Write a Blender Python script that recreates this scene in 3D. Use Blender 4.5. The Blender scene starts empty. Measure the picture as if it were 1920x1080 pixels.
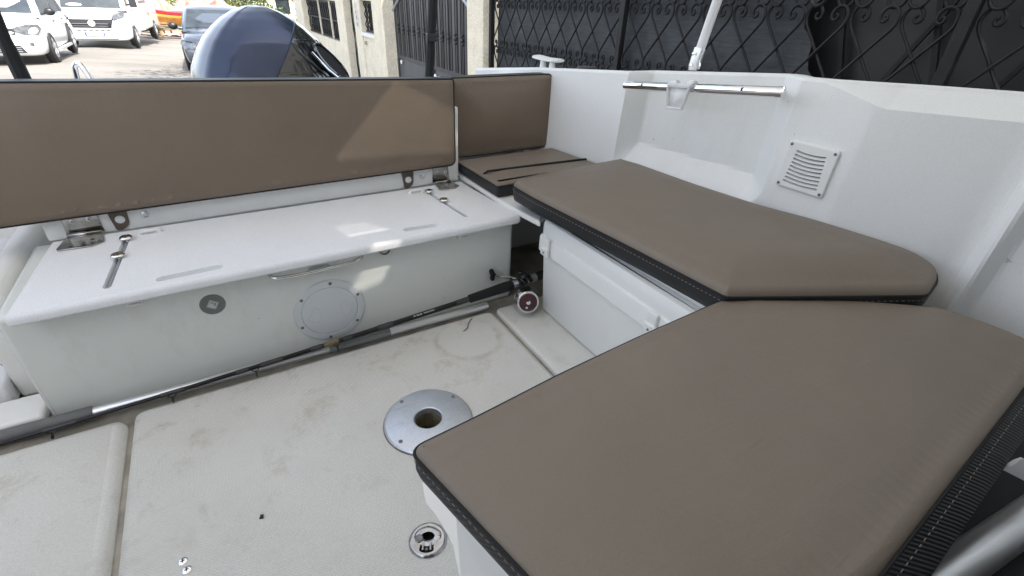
import bpy, bmesh, math, random
from mathutils import Vector, Matrix
from mathutils.geometry import tessellate_polygon
R = math.radians
SC = bpy.context.scene
COL = SC.collection
random.seed(7)

# ------------------------------------------------------------------ camera, sky, sun, exposure
cam_d = bpy.data.cameras.new("camera")
cam = bpy.data.objects.new("camera", cam_d)
COL.objects.link(cam)
cam_d.sensor_width = 36.0
cam_d.lens = 36.0 * 901.25 / 1920.0
cam_d.clip_start = 0.02
cam_d.clip_end = 2000.0
cam.matrix_world = (Matrix.Translation((0, 0, 0.9)) @ Matrix.Rotation(-R(31.402), 4, 'Z')
                    @ Matrix.Rotation(R(90 - 30.937), 4, 'X') @ Matrix.Rotation(R(2.34), 4, 'Z'))
SC.camera = cam

SUN_L = Vector((-0.20, 0.54, -0.82)).normalized()      # the way sunlight travels
sun_el = math.asin(-SUN_L.z)
sun_az = math.atan2(-SUN_L.x, -SUN_L.y)                 # clockwise from +Y
world = bpy.data.worlds.new("World")
SC.world = world
world.use_nodes = True
wn = world.node_tree.nodes
wl = world.node_tree.links
wn.clear()
wo = wn.new('ShaderNodeOutputWorld')
wb = wn.new('ShaderNodeBackground')
ws = wn.new('ShaderNodeTexSky')
ws.sky_type = 'NISHITA'
ws.sun_disc = False
ws.sun_elevation = sun_el
ws.sun_rotation = sun_az
ws.air_density = 1.0
ws.dust_density = 2.2
ws.ozone_density = 1.0
wb.inputs['Strength'].default_value = 0.15
wh = wn.new('ShaderNodeHueSaturation')                  # hazy, paler sky
wh.inputs['Saturation'].default_value = 0.48
wl.new(ws.outputs[0], wh.inputs['Color'])
wl.new(wh.outputs[0], wb.inputs['Color'])
wl.new(wb.outputs[0], wo.inputs['Surface'])
sd = bpy.data.lights.new("sun", 'SUN')
sd.energy = 2.5
sd.angle = R(0.55)
sd.color = (1.0, 0.95, 0.87)
sun = bpy.data.objects.new("sun", sd)
COL.objects.link(sun)
sun.rotation_euler = SUN_L.to_track_quat('-Z', 'Y').to_euler()
sun.location = (3, -6, 12)
SC.view_settings.view_transform = 'Standard'
SC.view_settings.look = 'None'
SC.view_settings.gamma = 1.0
SC.view_settings.exposure = 2.05

# ------------------------------------------------------------------ materials
def ramp(nt, fac, stops):
    r = nt.nodes.new('ShaderNodeValToRGB')
    el = r.color_ramp.elements
    while len(el) < len(stops):
        el.new(0.5)
    for e, (p, c) in zip(el, stops):
        e.position = p
        e.color = c if len(c) == 4 else (*c, 1)
    nt.links.new(fac, r.inputs[0])
    return r.outputs[0]

def mixc(nt, fac, a, b, mode='MIX'):
    m = nt.nodes.new('ShaderNodeMix')
    m.data_type = 'RGBA'
    m.blend_type = mode
    for idx, v in ((0, fac), (6, a), (7, b)):
        if hasattr(v, 'is_linked'):
            nt.links.new(v, m.inputs[idx])
        else:
            m.inputs[idx].default_value = v if idx == 0 else (*v[:3], 1)
    return m.outputs[2]

def noise(nt, scale, detail=4, rough=0.55, vec=None, dist=0.0):
    n = nt.nodes.new('ShaderNodeTexNoise')
    n.inputs['Scale'].default_value = scale
    n.inputs['Detail'].default_value = detail
    n.inputs['Roughness'].default_value = rough
    n.inputs['Distortion'].default_value = dist
    if vec is None:
        tc = nt.nodes.new('ShaderNodeTexCoord')
        vec = tc.outputs['Object']
    nt.links.new(vec, n.inputs['Vector'])
    return n.outputs['Fac']

def mapped(nt, scale=(1, 1, 1), rot=(0, 0, 0), loc=(0, 0, 0)):
    tc = nt.nodes.new('ShaderNodeTexCoord')
    mp = nt.nodes.new('ShaderNodeMapping')
    mp.inputs['Scale'].default_value = scale
    mp.inputs['Rotation'].default_value = rot
    mp.inputs['Location'].default_value = loc
    nt.links.new(tc.outputs['Object'], mp.inputs['Vector'])
    return mp.outputs[0]

def base(name, col, rough=0.5, metal=0.0, var=0.0, vscale=6, grain=0.0, gscale=400, bump=0.0, bscale=300, bdist=0.001, coat=0.0, spec=0.5, rvar=0.0):
    m = bpy.data.materials.new(name)
    m.use_nodes = True
    nt = m.node_tree
    b = nt.nodes['Principled BSDF']
    b.inputs['Roughness'].default_value = rough
    b.inputs['Metallic'].default_value = metal
    b.inputs['Coat Weight'].default_value = coat
    b.inputs['Specular IOR Level'].default_value = spec
    c = None
    if var > 0:
        f = noise(nt, vscale, 5, 0.6)
        c = ramp(nt, f, [(0.3, tuple(x * (1 - var) for x in col)), (0.7, tuple(min(1, x * (1 + var)) for x in col))])
    if grain > 0:
        f = noise(nt, gscale, 1, 0.5)
        g = ramp(nt, f, [(0.35, (1 - grain,) * 3), (0.65, (1 + grain,) * 3)])
        c = mixc(nt, 1.0, c if c is not None else col, g, 'MULTIPLY')
    if c is None:
        b.inputs['Base Color'].default_value = (*col, 1)
    else:
        nt.links.new(c, b.inputs['Base Color'])
    if bump > 0:
        bp = nt.nodes.new('ShaderNodeBump')
        bp.inputs['Strength'].default_value = bump
        bp.inputs['Distance'].default_value = bdist
        nt.links.new(noise(nt, bscale, 3), bp.inputs['Height'])
        nt.links.new(bp.outputs[0], b.inputs['Normal'])
    if rvar > 0:
        f = noise(nt, 9, 4)
        mr = nt.nodes.new('ShaderNodeMapRange')
        mr.inputs['To Min'].default_value = max(0.02, rough - rvar)
        mr.inputs['To Max'].default_value = rough + rvar
        nt.links.new(f, mr.inputs[0])
        nt.links.new(mr.outputs[0], b.inputs['Roughness'])
    return m

M = {}
M['gelcoat'] = base('gelcoat', (.79, .79, .765), .3, var=.03, vscale=3, grain=.02, gscale=700, bump=.15, bscale=500, bdist=.0006)
M['locker_face'] = base('locker_face', (.67, .69, .655), .24, var=.03, vscale=3, bump=.05, bscale=60, bdist=.0006)
_nt = M['locker_face'].node_tree
_b = _nt.nodes['Principled BSDF']
_src = _b.inputs['Base Color'].links[0].from_socket
_sp = ramp(_nt, noise(_nt, 42, 2, .5), [(.765, (0, 0, 0)), (.785, (.75, .75, .75))])
_c = mixc(_nt, _sp, _src, (.12, .11, .09))
_st = ramp(_nt, noise(_nt, 5, 8, .75, mapped(_nt, (1, 1, .45))), [(.56, (0, 0, 0)), (.72, (.22, .22, .22))])
_nt.links.new(mixc(_nt, _st, _c, (.42, .37, .28)), _b.inputs['Base Color'])
M['wall_gelcoat'] = base('wall_gelcoat', (.755, .76, .75), .36, var=.025, vscale=2.5, grain=.05, gscale=650, bump=.4, bscale=600, bdist=.0012)
_nt = M['wall_gelcoat'].node_tree
_b = _nt.nodes['Principled BSDF']
_src = _b.inputs['Base Color'].links[0].from_socket
_sp = ramp(_nt, noise(_nt, 30, 2, .5), [(.765, (0, 0, 0)), (.79, (.5, .5, .5))])
_c = mixc(_nt, _sp, _src, (.30, .28, .25))
_st = ramp(_nt, noise(_nt, 4, 9, .78, mapped(_nt, (1, 1.6, .35))), [(.55, (0, 0, 0)), (.75, (.16, .16, .16))])
_nt.links.new(mixc(_nt, _st, _c, (.45, .41, .33)), _b.inputs['Base Color'])
M['lid_gelcoat'] = base('lid_gelcoat', (.76, .77, .78), .5, var=.03, vscale=5, grain=.06, gscale=520, bump=.4, bscale=520, bdist=.0010)
M['plastic'] = base('white_plastic', (.74, .74, .72), .35, var=.02)
M['hatch_plastic'] = base('hatch_plastic', (.58, .61, .62), .4, var=.03)
M['cool_plastic'] = base('cool_box_plastic', (.78, .79, .77), .38, var=.02, bump=.25, bscale=350, bdist=.0012)
M['alu'] = base('aluminium', (.60, .63, .68), .4, .85, var=.08, vscale=14, grain=.06, gscale=300, rvar=.08)
M['alu_satin'] = base('satin_aluminium', (.72, .73, .74), .36, .9, var=.05)
M['alu_grey'] = base('grey_aluminium', (.36, .38, .41), .38, .35, var=.08, rvar=.06)
M['steel'] = base('stainless_steel', (.78, .78, .77), .12, 1.0, var=.04, vscale=30, rvar=.05)
M['hinge_steel'] = base('dark_reflect_hinge_steel', (.34, .33, .31), .16, 1.0, var=.25, vscale=26, rvar=.06)  # colour darkened to stand for dark reflections in the hinges
M['chrome'] = base('chrome', (.85, .86, .88), .05, 1.0, var=.03)
M['dark_steel'] = base('dark_steel', (.2, .2, .2), .35, .9, var=.1)
M['black'] = base('black_plastic', (.012, .012, .014), .4, var=.2, vscale=20)
M['black_deep'] = base('deep_black', (.006, .006, .007), .6, var=.2)
M['rubber'] = base('grey_rubber', (.13, .13, .13), .6, var=.12, vscale=20)
M['foam'] = base('black_foam_grip', (.008, .008, .009), .85, bump=.4, bscale=500)
M['webbing'] = base('black_webbing', (.008, .008, .009), .8, bump=.4, bscale=900, var=.2)
M['tan_strap'] = base('tan_strap', (.115, .09, .065), .6, var=.1, bump=.3, bscale=800)
M['burgundy'] = base('burgundy_enamel', (.055, .008, .012), .25, var=.2, vscale=30, coat=.4)
M['line'] = base('fishing_line', (.7, .71, .68), .35, var=.08, vscale=90)
M['thread'] = base('pale_thread', (.22, .20, .165), .7, var=.1)
M['white_tube'] = base('white_painted_tube', (.62, .62, .63), .35, .1, var=.05, vscale=20)
M['canvas'] = base('bimini_canvas', (.50, .49, .47), .8, var=.05, bump=.3, bscale=700)
_nt = M['canvas'].node_tree
_tr = _nt.nodes.new('ShaderNodeBsdfTranslucent')
_tr.inputs[0].default_value = (.62, .60, .56, 1)
_mx = _nt.nodes.new('ShaderNodeMixShader')
_mx.inputs[0].default_value = .35
_nt.links.new(_nt.nodes['Principled BSDF'].outputs[0], _mx.inputs[1])
_nt.links.new(_tr.outputs[0], _mx.inputs[2])
_nt.links.new(_mx.outputs[0], _nt.nodes['Material Output'].inputs['Surface'])
M['iron'] = base('black_iron', (.011, .011, .0112), .55, spec=.3, metal=.0, var=.3, vscale=25, bump=.4, bscale=160, bdist=.002)
M['gate_paint'] = base('gate_paint', (.035, .036, .038), .42, var=.15, vscale=8)
M['render'] = None
M['tyre'] = base('tyre', (.03, .03, .032), .8, var=.2, vscale=30)
M['rim'] = base('alloy_rim', (.52, .53, .55), .3, .7, var=.05)
M['car_white'] = base('white_car_paint', (.80, .81, .80), .18, var=.01, coat=.6)
M['car_grey'] = base('grey_car_paint', (.10, .12, .15), .25, .45, var=.03, coat=.8)
M['car_trim'] = base('car_trim', (.02, .02, .022), .5, var=.15)
M['tile_red'] = base('roof_tiles', (.40, .155, .075), .8, var=.3, vscale=9, bump=.6, bscale=12, bdist=.04)
M['bark'] = base('bark', (.07, .05, .035), .9, var=.35, vscale=10, bump=.8, bscale=14, bdist=.03)
M['wood'] = base('weathered_planks', (.27, .19, .115), .8, var=.3, vscale=7, bump=.4, bscale=40, bdist=.004)
M['lamp_glass'] = base('lamp_glass', (.13, .14, .15), .08, .3, var=.6, vscale=14, coat=.6)
M['plate'] = base('plate_white', (.55, .55, .54), .4, var=.02)
M['blue_ink'] = base('blue_ink', (.03, .06, .28), .5, var=.05)
M['white_ink'] = base('white_ink', (.7, .7, .68), .5, var=.05)
M['dark_ink'] = base('dark_ink', (.02, .02, .025), .5, var=.05)

def glass(name, tint, rough=.03, trans=.0):
    m = bpy.data.materials.new(name)
    m.use_nodes = True
    nt = m.node_tree
    b = nt.nodes['Principled BSDF']
    f = noise(nt, 3.0, 3)
    nt.links.new(ramp(nt, f, [(.35, tuple(x * .7 for x in tint)), (.7, tuple(x * 1.5 for x in tint))]), b.inputs['Base Color'])
    b.inputs['Roughness'].default_value = rough
    b.inputs['Specular IOR Level'].default_value = .8
    b.inputs['Coat Weight'].default_value = .5
    if trans > 0:
        out = nt.nodes['Material Output']
        t = nt.nodes.new('ShaderNodeBsdfTransparent')
        t.inputs[0].default_value = (trans, trans * .98, trans * .94, 1)
        mx = nt.nodes.new('ShaderNodeMixShader')
        mx.inputs[0].default_value = .85
        nt.links.new(b.outputs[0], mx.inputs[1])
        nt.links.new(t.outputs[0], mx.inputs[2])
        nt.links.new(mx.outputs[0], out.inputs['Surface'])
    return m
M['car_glass'] = glass('car_glass', (.025, .032, .035))
M['tinted'] = glass('tinted_door_glass', (.003, .003, .0035), .08)
M['patch_film'] = glass('sun_patch_film', (.3, .3, .28), .2, .19)  # films of the made-up canopy panes; each sets how bright its sun patch is

M['dim_patch_film'] = glass('dim_sun_patch_film', (.3, .3, .28), .2, .075)  # lets less sun through, for the faint patch on the lid
M['bright_patch_film'] = glass('bright_sun_patch_film', (.3, .3, .28), .2, .27)  # lets more sun through, for the bright patch on the locker front

def mat_clear_plastic():
    m = bpy.data.materials.new('frosted_clear_plastic')
    m.use_nodes = True
    nt = m.node_tree
    b = nt.nodes['Principled BSDF']
    f = noise(nt, 40, 3)
    nt.links.new(ramp(nt, f, [(.3, (.78, .8, .8)), (.7, (.9, .9, .9))]), b.inputs['Base Color'])
    b.inputs['Roughness'].default_value = .22
    b.inputs['Alpha'].default_value = .62
    return m
M['frosted'] = mat_clear_plastic()

def mat_vinyl(name, col):
    m = bpy.data.materials.new(name)
    m.use_nodes = True
    nt = m.node_tree
    b = nt.nodes['Principled BSDF']
    v = noise(nt, 4.5, 5, .6)
    c = ramp(nt, v, [(.25, tuple(x * .93 for x in col)), (.75, tuple(x * 1.06 for x in col))])
    g = ramp(nt, noise(nt, 900, 2), [(.35, (.93,) * 3), (.65, (1.07,) * 3)])
    c = mixc(nt, 1.0, c, g, 'MULTIPLY')
    # faint pale scuffs
    s = noise(nt, 9, 6, .7, mapped(nt, (1, 3.2, 1), (0, 0, .5)))
    sm = ramp(nt, s, [(.66, (0, 0, 0)), (.80, (.22, .22, .22))])
    c = mixc(nt, sm, c, tuple(min(1, x * 1.7) for x in col))
    nt.links.new(c, b.inputs['Base Color'])
    rr = ramp(nt, noise(nt, 2.4, 5, .6), [(.3, (.40,) * 3), (.7, (.60,) * 3)])
    nt.links.new(rr, b.inputs['Roughness'])
    b.inputs['Specular IOR Level'].default_value = .45
    bp = nt.nodes.new('ShaderNodeBump')
    bp.inputs['Strength'].default_value = .28
    bp.inputs['Distance'].default_value = .0012
    nt.links.new(noise(nt, 650, 3), bp.inputs['Height'])
    bp2 = nt.nodes.new('ShaderNodeBump')
    bp2.inputs['Strength'].default_value = .5
    bp2.inputs['Distance'].default_value = .016
    n1 = noise(nt, 3.4, 2, .45)
    n2 = noise(nt, 6, 3, .5, mapped(nt, (1.0, 4.5, 1), (0, 0, .7)), 1.2)
    ad = nt.nodes.new('ShaderNodeMath')
    ad.operation = 'MULTIPLY_ADD'
    ad.inputs[1].default_value = .16
    nt.links.new(n2, ad.inputs[0])
    nt.links.new(n1, ad.inputs[2])
    nt.links.new(ad.outputs[0], bp2.inputs['Height'])
    nt.links.new(bp2.outputs[0], bp.inputs['Normal'])
    nt.links.new(bp.outputs[0], b.inputs['Normal'])
    return m
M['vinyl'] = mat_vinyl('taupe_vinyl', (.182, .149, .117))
M['vinyl_shaded'] = mat_vinyl('taupe_vinyl_shaded', (.168, .129, .094))  # same vinyl, with the weaker light on the upright backrests put into its colour

def mat_band():
    m = bpy.data.materials.new('black_ribbed_fabric')
    m.use_nodes = True
    nt = m.node_tree
    b = nt.nodes['Principled BSDF']
    w = nt.nodes.new('ShaderNodeTexWave')
    w.wave_type = 'BANDS'
    w.bands_direction = 'DIAGONAL'
    w.inputs['Scale'].default_value = 70
    w.inputs['Distortion'].default_value = .6
    tc = nt.nodes.new('ShaderNodeTexCoord')
    nt.links.new(tc.outputs['Object'], w.inputs['Vector'])
    c = ramp(nt, w.outputs['Fac'], [(.2, (.007, .0075, .0085)), (.8, (.022, .023, .026))])
    nt.links.new(c, b.inputs['Base Color'])
    b.inputs['Roughness'].default_value = .62
    bp = nt.nodes.new('ShaderNodeBump')
    bp.inputs['Strength'].default_value = .5
    bp.inputs['Distance'].default_value = .002
    nt.links.new(w.outputs['Fac'], bp.inputs['Height'])
    nt.links.new(bp.outputs[0], b.inputs['Normal'])
    return m
M['band'] = mat_band()
M['black_vinyl'] = base('black_vinyl_band', (.016, .017, .0185), .5, var=.12, vscale=8, bump=.3, bscale=500, spec=.4)

def mat_floor(name, dirt=1.0, weave=True):
    m = bpy.data.materials.new(name)
    m.use_nodes = True
    nt = m.node_tree
    b = nt.nodes['Principled BSDF']
    col = ramp(nt, noise(nt, 2.2, 5), [(.3, (.615, .605, .565)), (.7, (.71, .705, .675))])
    fine = ramp(nt, noise(nt, 240, 2), [(.35, (.94,) * 3), (.65, (1.05,) * 3)])
    col = mixc(nt, 1.0, col, fine, 'MULTIPLY')
    # brown stains: more of them near the locker (large y), broken by noise
    tc = nt.nodes.new('ShaderNodeTexCoord')
    sep = nt.nodes.new('ShaderNodeSeparateXYZ')
    nt.links.new(tc.outputs['Object'], sep.inputs[0])
    mr = nt.nodes.new('ShaderNodeMapRange')
    mr.inputs['From Min'].default_value = .55
    mr.inputs['From Max'].default_value = 1.2
    mr.inputs['To Min'].default_value = .25
    mr.inputs['To Max'].default_value = 1.0
    nt.links.new(sep.outputs['Y'], mr.inputs[0])
    st = noise(nt, 8, 10, .78, None, .4)
    sm = ramp(nt, st, [(.53, (0, 0, 0)), (.64, (1, 1, 1))])
    mm = nt.nodes.new('ShaderNodeMath')
    mm.operation = 'MULTIPLY'
    nt.links.new(sm, mm.inputs[0])
    nt.links.new(mr.outputs[0], mm.inputs[1])
    m2 = nt.nodes.new('ShaderNodeMath')
    m2.operation = 'MULTIPLY'
    m2.inputs[1].default_value = .44 * dirt
    nt.links.new(mm.outputs[0], m2.inputs[0])
    col = mixc(nt, m2.outputs[0], col, (.33, .25, .16))
    # small dark specks
    sp = ramp(nt, noise(nt, 55, 5, .75), [(.655, (0, 0, 0)), (.72, (1, 1, 1))])
    m3 = nt.nodes.new('ShaderNodeMath')
    m3.operation = 'MULTIPLY'
    m3.inputs[1].default_value = .35 * dirt
    nt.links.new(sp, m3.inputs[0])
    col = mixc(nt, m3.outputs[0], col, (.24, .19, .14))
    # ring stain left by a bucket
    vm = nt.nodes.new('ShaderNodeVectorMath')
    vm.operation = 'DISTANCE'
    vm.inputs[1].default_value = (.525, 1.10, .0)
    nv = nt.nodes.new('ShaderNodeTexNoise')
    nv.inputs['Scale'].default_value = 26
    nt.links.new(tc.outputs['Object'], nv.inputs['Vector'])
    av = nt.nodes.new('ShaderNodeVectorMath')
    av.operation = 'MULTIPLY_ADD'
    av.inputs[1].default_value = (.03, .03, 0)
    nt.links.new(nv.outputs['Color'], av.inputs[0])
    nt.links.new(tc.outputs['Object'], av.inputs[2])
    nt.links.new(av.outputs[0], vm.inputs[0])
    ring = ramp(nt, vm.outputs['Value'], [(.085, (0, 0, 0)), (.096, (.40, .40, .40)), (.103, (.30, .30, .30)), (.118, (0, 0, 0))])
    brk = ramp(nt, noise(nt, 13, 4, .6), [(.38, (0, 0, 0)), (.60, (1, 1, 1))])
    ring = mixc(nt, 1.0, ring, brk, 'MULTIPLY')
    col = mixc(nt, ring, col, (.30, .23, .15)) if dirt > .8 else col
    nt.links.new(col, b.inputs['Base Color'])
    b.inputs['Roughness'].default_value = .5
    if weave:
        mp = mapped(nt, (1, 1, 1), (0, 0, R(45)))
        hs = []
        for d in ('X', 'Y'):
            w = nt.nodes.new('ShaderNodeTexWave')
            w.bands_direction = d
            w.inputs['Scale'].default_value = 75
            nt.links.new(mp, w.inputs['Vector'])
            hs.append(w.outputs['Fac'])
        mu = nt.nodes.new('ShaderNodeMath')
        mu.operation = 'MULTIPLY'
        nt.links.new(hs[0], mu.inputs[0])
        nt.links.new(hs[1], mu.inputs[1])
        h = mu.outputs[0]
        wc = ramp(nt, h, [(.0, (.90, .90, .90)), (.6, (1.03, 1.03, 1.03))])
        col2 = mixc(nt, 1.0, col, wc, 'MULTIPLY')
        nt.links.new(col2, b.inputs['Base Color'])
    else:
        h = noise(nt, 120, 3)
    bp = nt.nodes.new('ShaderNodeBump')
    bp.inputs['Strength'].default_value = .45
    bp.inputs['Distance'].default_value = .0015
    nt.links.new(h, bp.inputs['Height'])
    nt.links.new(bp.outputs[0], b.inputs['Normal'])
    return m
M['floor_weave'] = mat_floor('woven_nonskid_deck', 1.0, True)
M['floor_plain'] = mat_floor('grained_deck', .7, False)

def mat_cowl():
    m = bpy.data.materials.new('blue_grey_cowl_paint')
    m.use_nodes = True
    nt = m.node_tree
    b = nt.nodes['Principled BSDF']
    f = noise(nt, 2.6, 6, .65, None, .6)
    c = ramp(nt, f, [(.35, (.009, .020, .052)), (.60, (.016, .029, .068)), (.80, (.075, .084, .118))])
    g = ramp(nt, noise(nt, 500, 1), [(.35, (.92,) * 3), (.65, (1.1,) * 3)])
    nt.links.new(mixc(nt, 1.0, c, g, 'MULTIPLY'), b.inputs['Base Color'])
    b.inputs['Metallic'].default_value = .35
    b.inputs['Roughness'].default_value = .28
    b.inputs['Coat Weight'].default_value = .4
    b.inputs['Coat Roughness'].default_value = .05
    return m
M['cowl'] = mat_cowl()
M['cowl_black'] = base('gloss_black_panel', (.008, .009, .011), .06, var=.1, coat=.8)

def mat_render():
    m = base('stucco_render', (.73, .66, .52), .9, var=.10, vscale=5, grain=.10, gscale=60)
    nt = m.node_tree
    b = nt.nodes['Principled BSDF']
    bp = nt.nodes.new('ShaderNodeBump')
    bp.inputs['Strength'].default_value = .9
    bp.inputs['Distance'].default_value = .02
    nt.links.new(noise(nt, 26, 6, .65), bp.inputs['Height'])
    nt.links.new(bp.outputs[0], b.inputs['Normal'])
    return m
M['render'] = mat_render()

def mat_road():
    m = bpy.data.materials.new('worn_asphalt')
    m.use_nodes = True
    nt = m.node_tree
    b = nt.nodes['Principled BSDF']
    c = ramp(nt, noise(nt, .35, 7, .65), [(.3, (.15, .138, .122)), (.7, (.225, .21, .187))])
    s = ramp(nt, noise(nt, 1.3, 6, .6, mapped(nt, (.3, 2.2, 1))), [(.4, (.86,) * 3), (.65, (1.08,) * 3)])
    c = mixc(nt, 1.0, c, s, 'MULTIPLY')
    g = ramp(nt, noise(nt, 60, 2), [(.35, (.8,) * 3), (.65, (1.2,) * 3)])
    c = mixc(nt, 1.0, c, g, 'MULTIPLY')
    nt.links.new(c, b.inputs['Base Color'])
    b.inputs['Roughness'].default_value = .9
    bp = nt.nodes.new('ShaderNodeBump')
    bp.inputs['Strength'].default_value = .5
    bp.inputs['Distance'].default_value = .01
    nt.links.new(noise(nt, 90, 3), bp.inputs['Height'])
    nt.links.new(bp.outputs[0], b.inputs['Normal'])
    return m
M['road'] = mat_road()

def mat_leaf(name, col):
    m = bpy.data.materials.new(name)
    m.use_nodes = True
    nt = m.node_tree
    b = nt.nodes['Principled BSDF']
    f = noise(nt, 1.4, 4)
    f2 = noise(nt, 30, 1)
    c = ramp(nt, f, [(.3, tuple(x * .6 for x in col)), (.7, tuple(x * 1.4 for x in col))])
    g = ramp(nt, f2, [(.3, (.7,) * 3), (.7, (1.35, 1.3, 1.0))])
    nt.links.new(mixc(nt, 1.0, c, g, 'MULTIPLY'), b.inputs['Base Color'])
    b.inputs['Roughness'].default_value = .6
    b.inputs['Transmission Weight'].default_value = 0
    return m
M['leaf'] = mat_leaf('leaf_green', (.055, .085, .022))
M['leaf_light'] = mat_leaf('leaf_light_green', (.13, .16, .03))

def mat_cloth_backing():
    m = bpy.data.materials.new('weathered_black_sheet')
    m.use_nodes = True
    nt = m.node_tree
    b = nt.nodes['Principled BSDF']
    f = noise(nt, 3.0, 7, .7)
    c = ramp(nt, f, [(.3, (.030, .033, .036)), (.7, (.060, .066, .071))])
    s = ramp(nt, noise(nt, 8, 5, .6, mapped(nt, (1, 1, 14))), [(.35, (.75,) * 3), (.7, (1.3,) * 3)])
    nt.links.new(mixc(nt, 1.0, c, s, 'MULTIPLY'), b.inputs['Base Color'])
    b.inputs['Roughness'].default_value = .75
    bp = nt.nodes.new('ShaderNodeBump')
    bp.inputs['Strength'].default_value = .6
    bp.inputs['Distance'].default_value = .01
    nt.links.new(noise(nt, 14, 6, .65), bp.inputs['Height'])
    nt.links.new(bp.outputs[0], b.inputs['Normal'])
    return m
M['backing'] = mat_cloth_backing()
M['backing_dark'] = base('dark_backing_board', (.013, .0125, .012), .5, var=.25, vscale=2.5)

def mat_boat_pile():
    m = bpy.data.materials.new('printed_cloth')
    m.use_nodes = True
    nt = m.node_tree
    b = nt.nodes['Principled BSDF']
    v = nt.nodes.new('ShaderNodeTexVoronoi')
    v.inputs['Scale'].default_value = 3.2
    tc = nt.nodes.new('ShaderNodeTexCoord')
    nt.links.new(tc.outputs['Object'], v.inputs['Vector'])
    sep = nt.nodes.new('ShaderNodeSeparateColor')
    nt.links.new(v.outputs['Color'], sep.inputs[0])
    c = ramp(nt, sep.outputs[0], [(.0, (.45, .10, .07)), (.35, (.55, .30, .26)), (.6, (.60, .20, .10)), (.85, (.45, .36, .42))])
    nt.links.new(c, b.inputs['Base Color'])
    b.inputs['Roughness'].default_value = .85
    return m
M['printed'] = mat_boat_pile()
M['hull_red'] = base('red_paint', (.42, .03, .04), .5, var=.1)
M['hull_orange'] = base('varnished_orange_planking', (.42, .17, .03), .5, var=.25, vscale=5)
M['hull_teal'] = base('teal_paint', (.12, .32, .28), .5, var=.1)
M['hull_yellow'] = base('yellow_paint', (.62, .40, .05), .5, var=.1)

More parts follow.
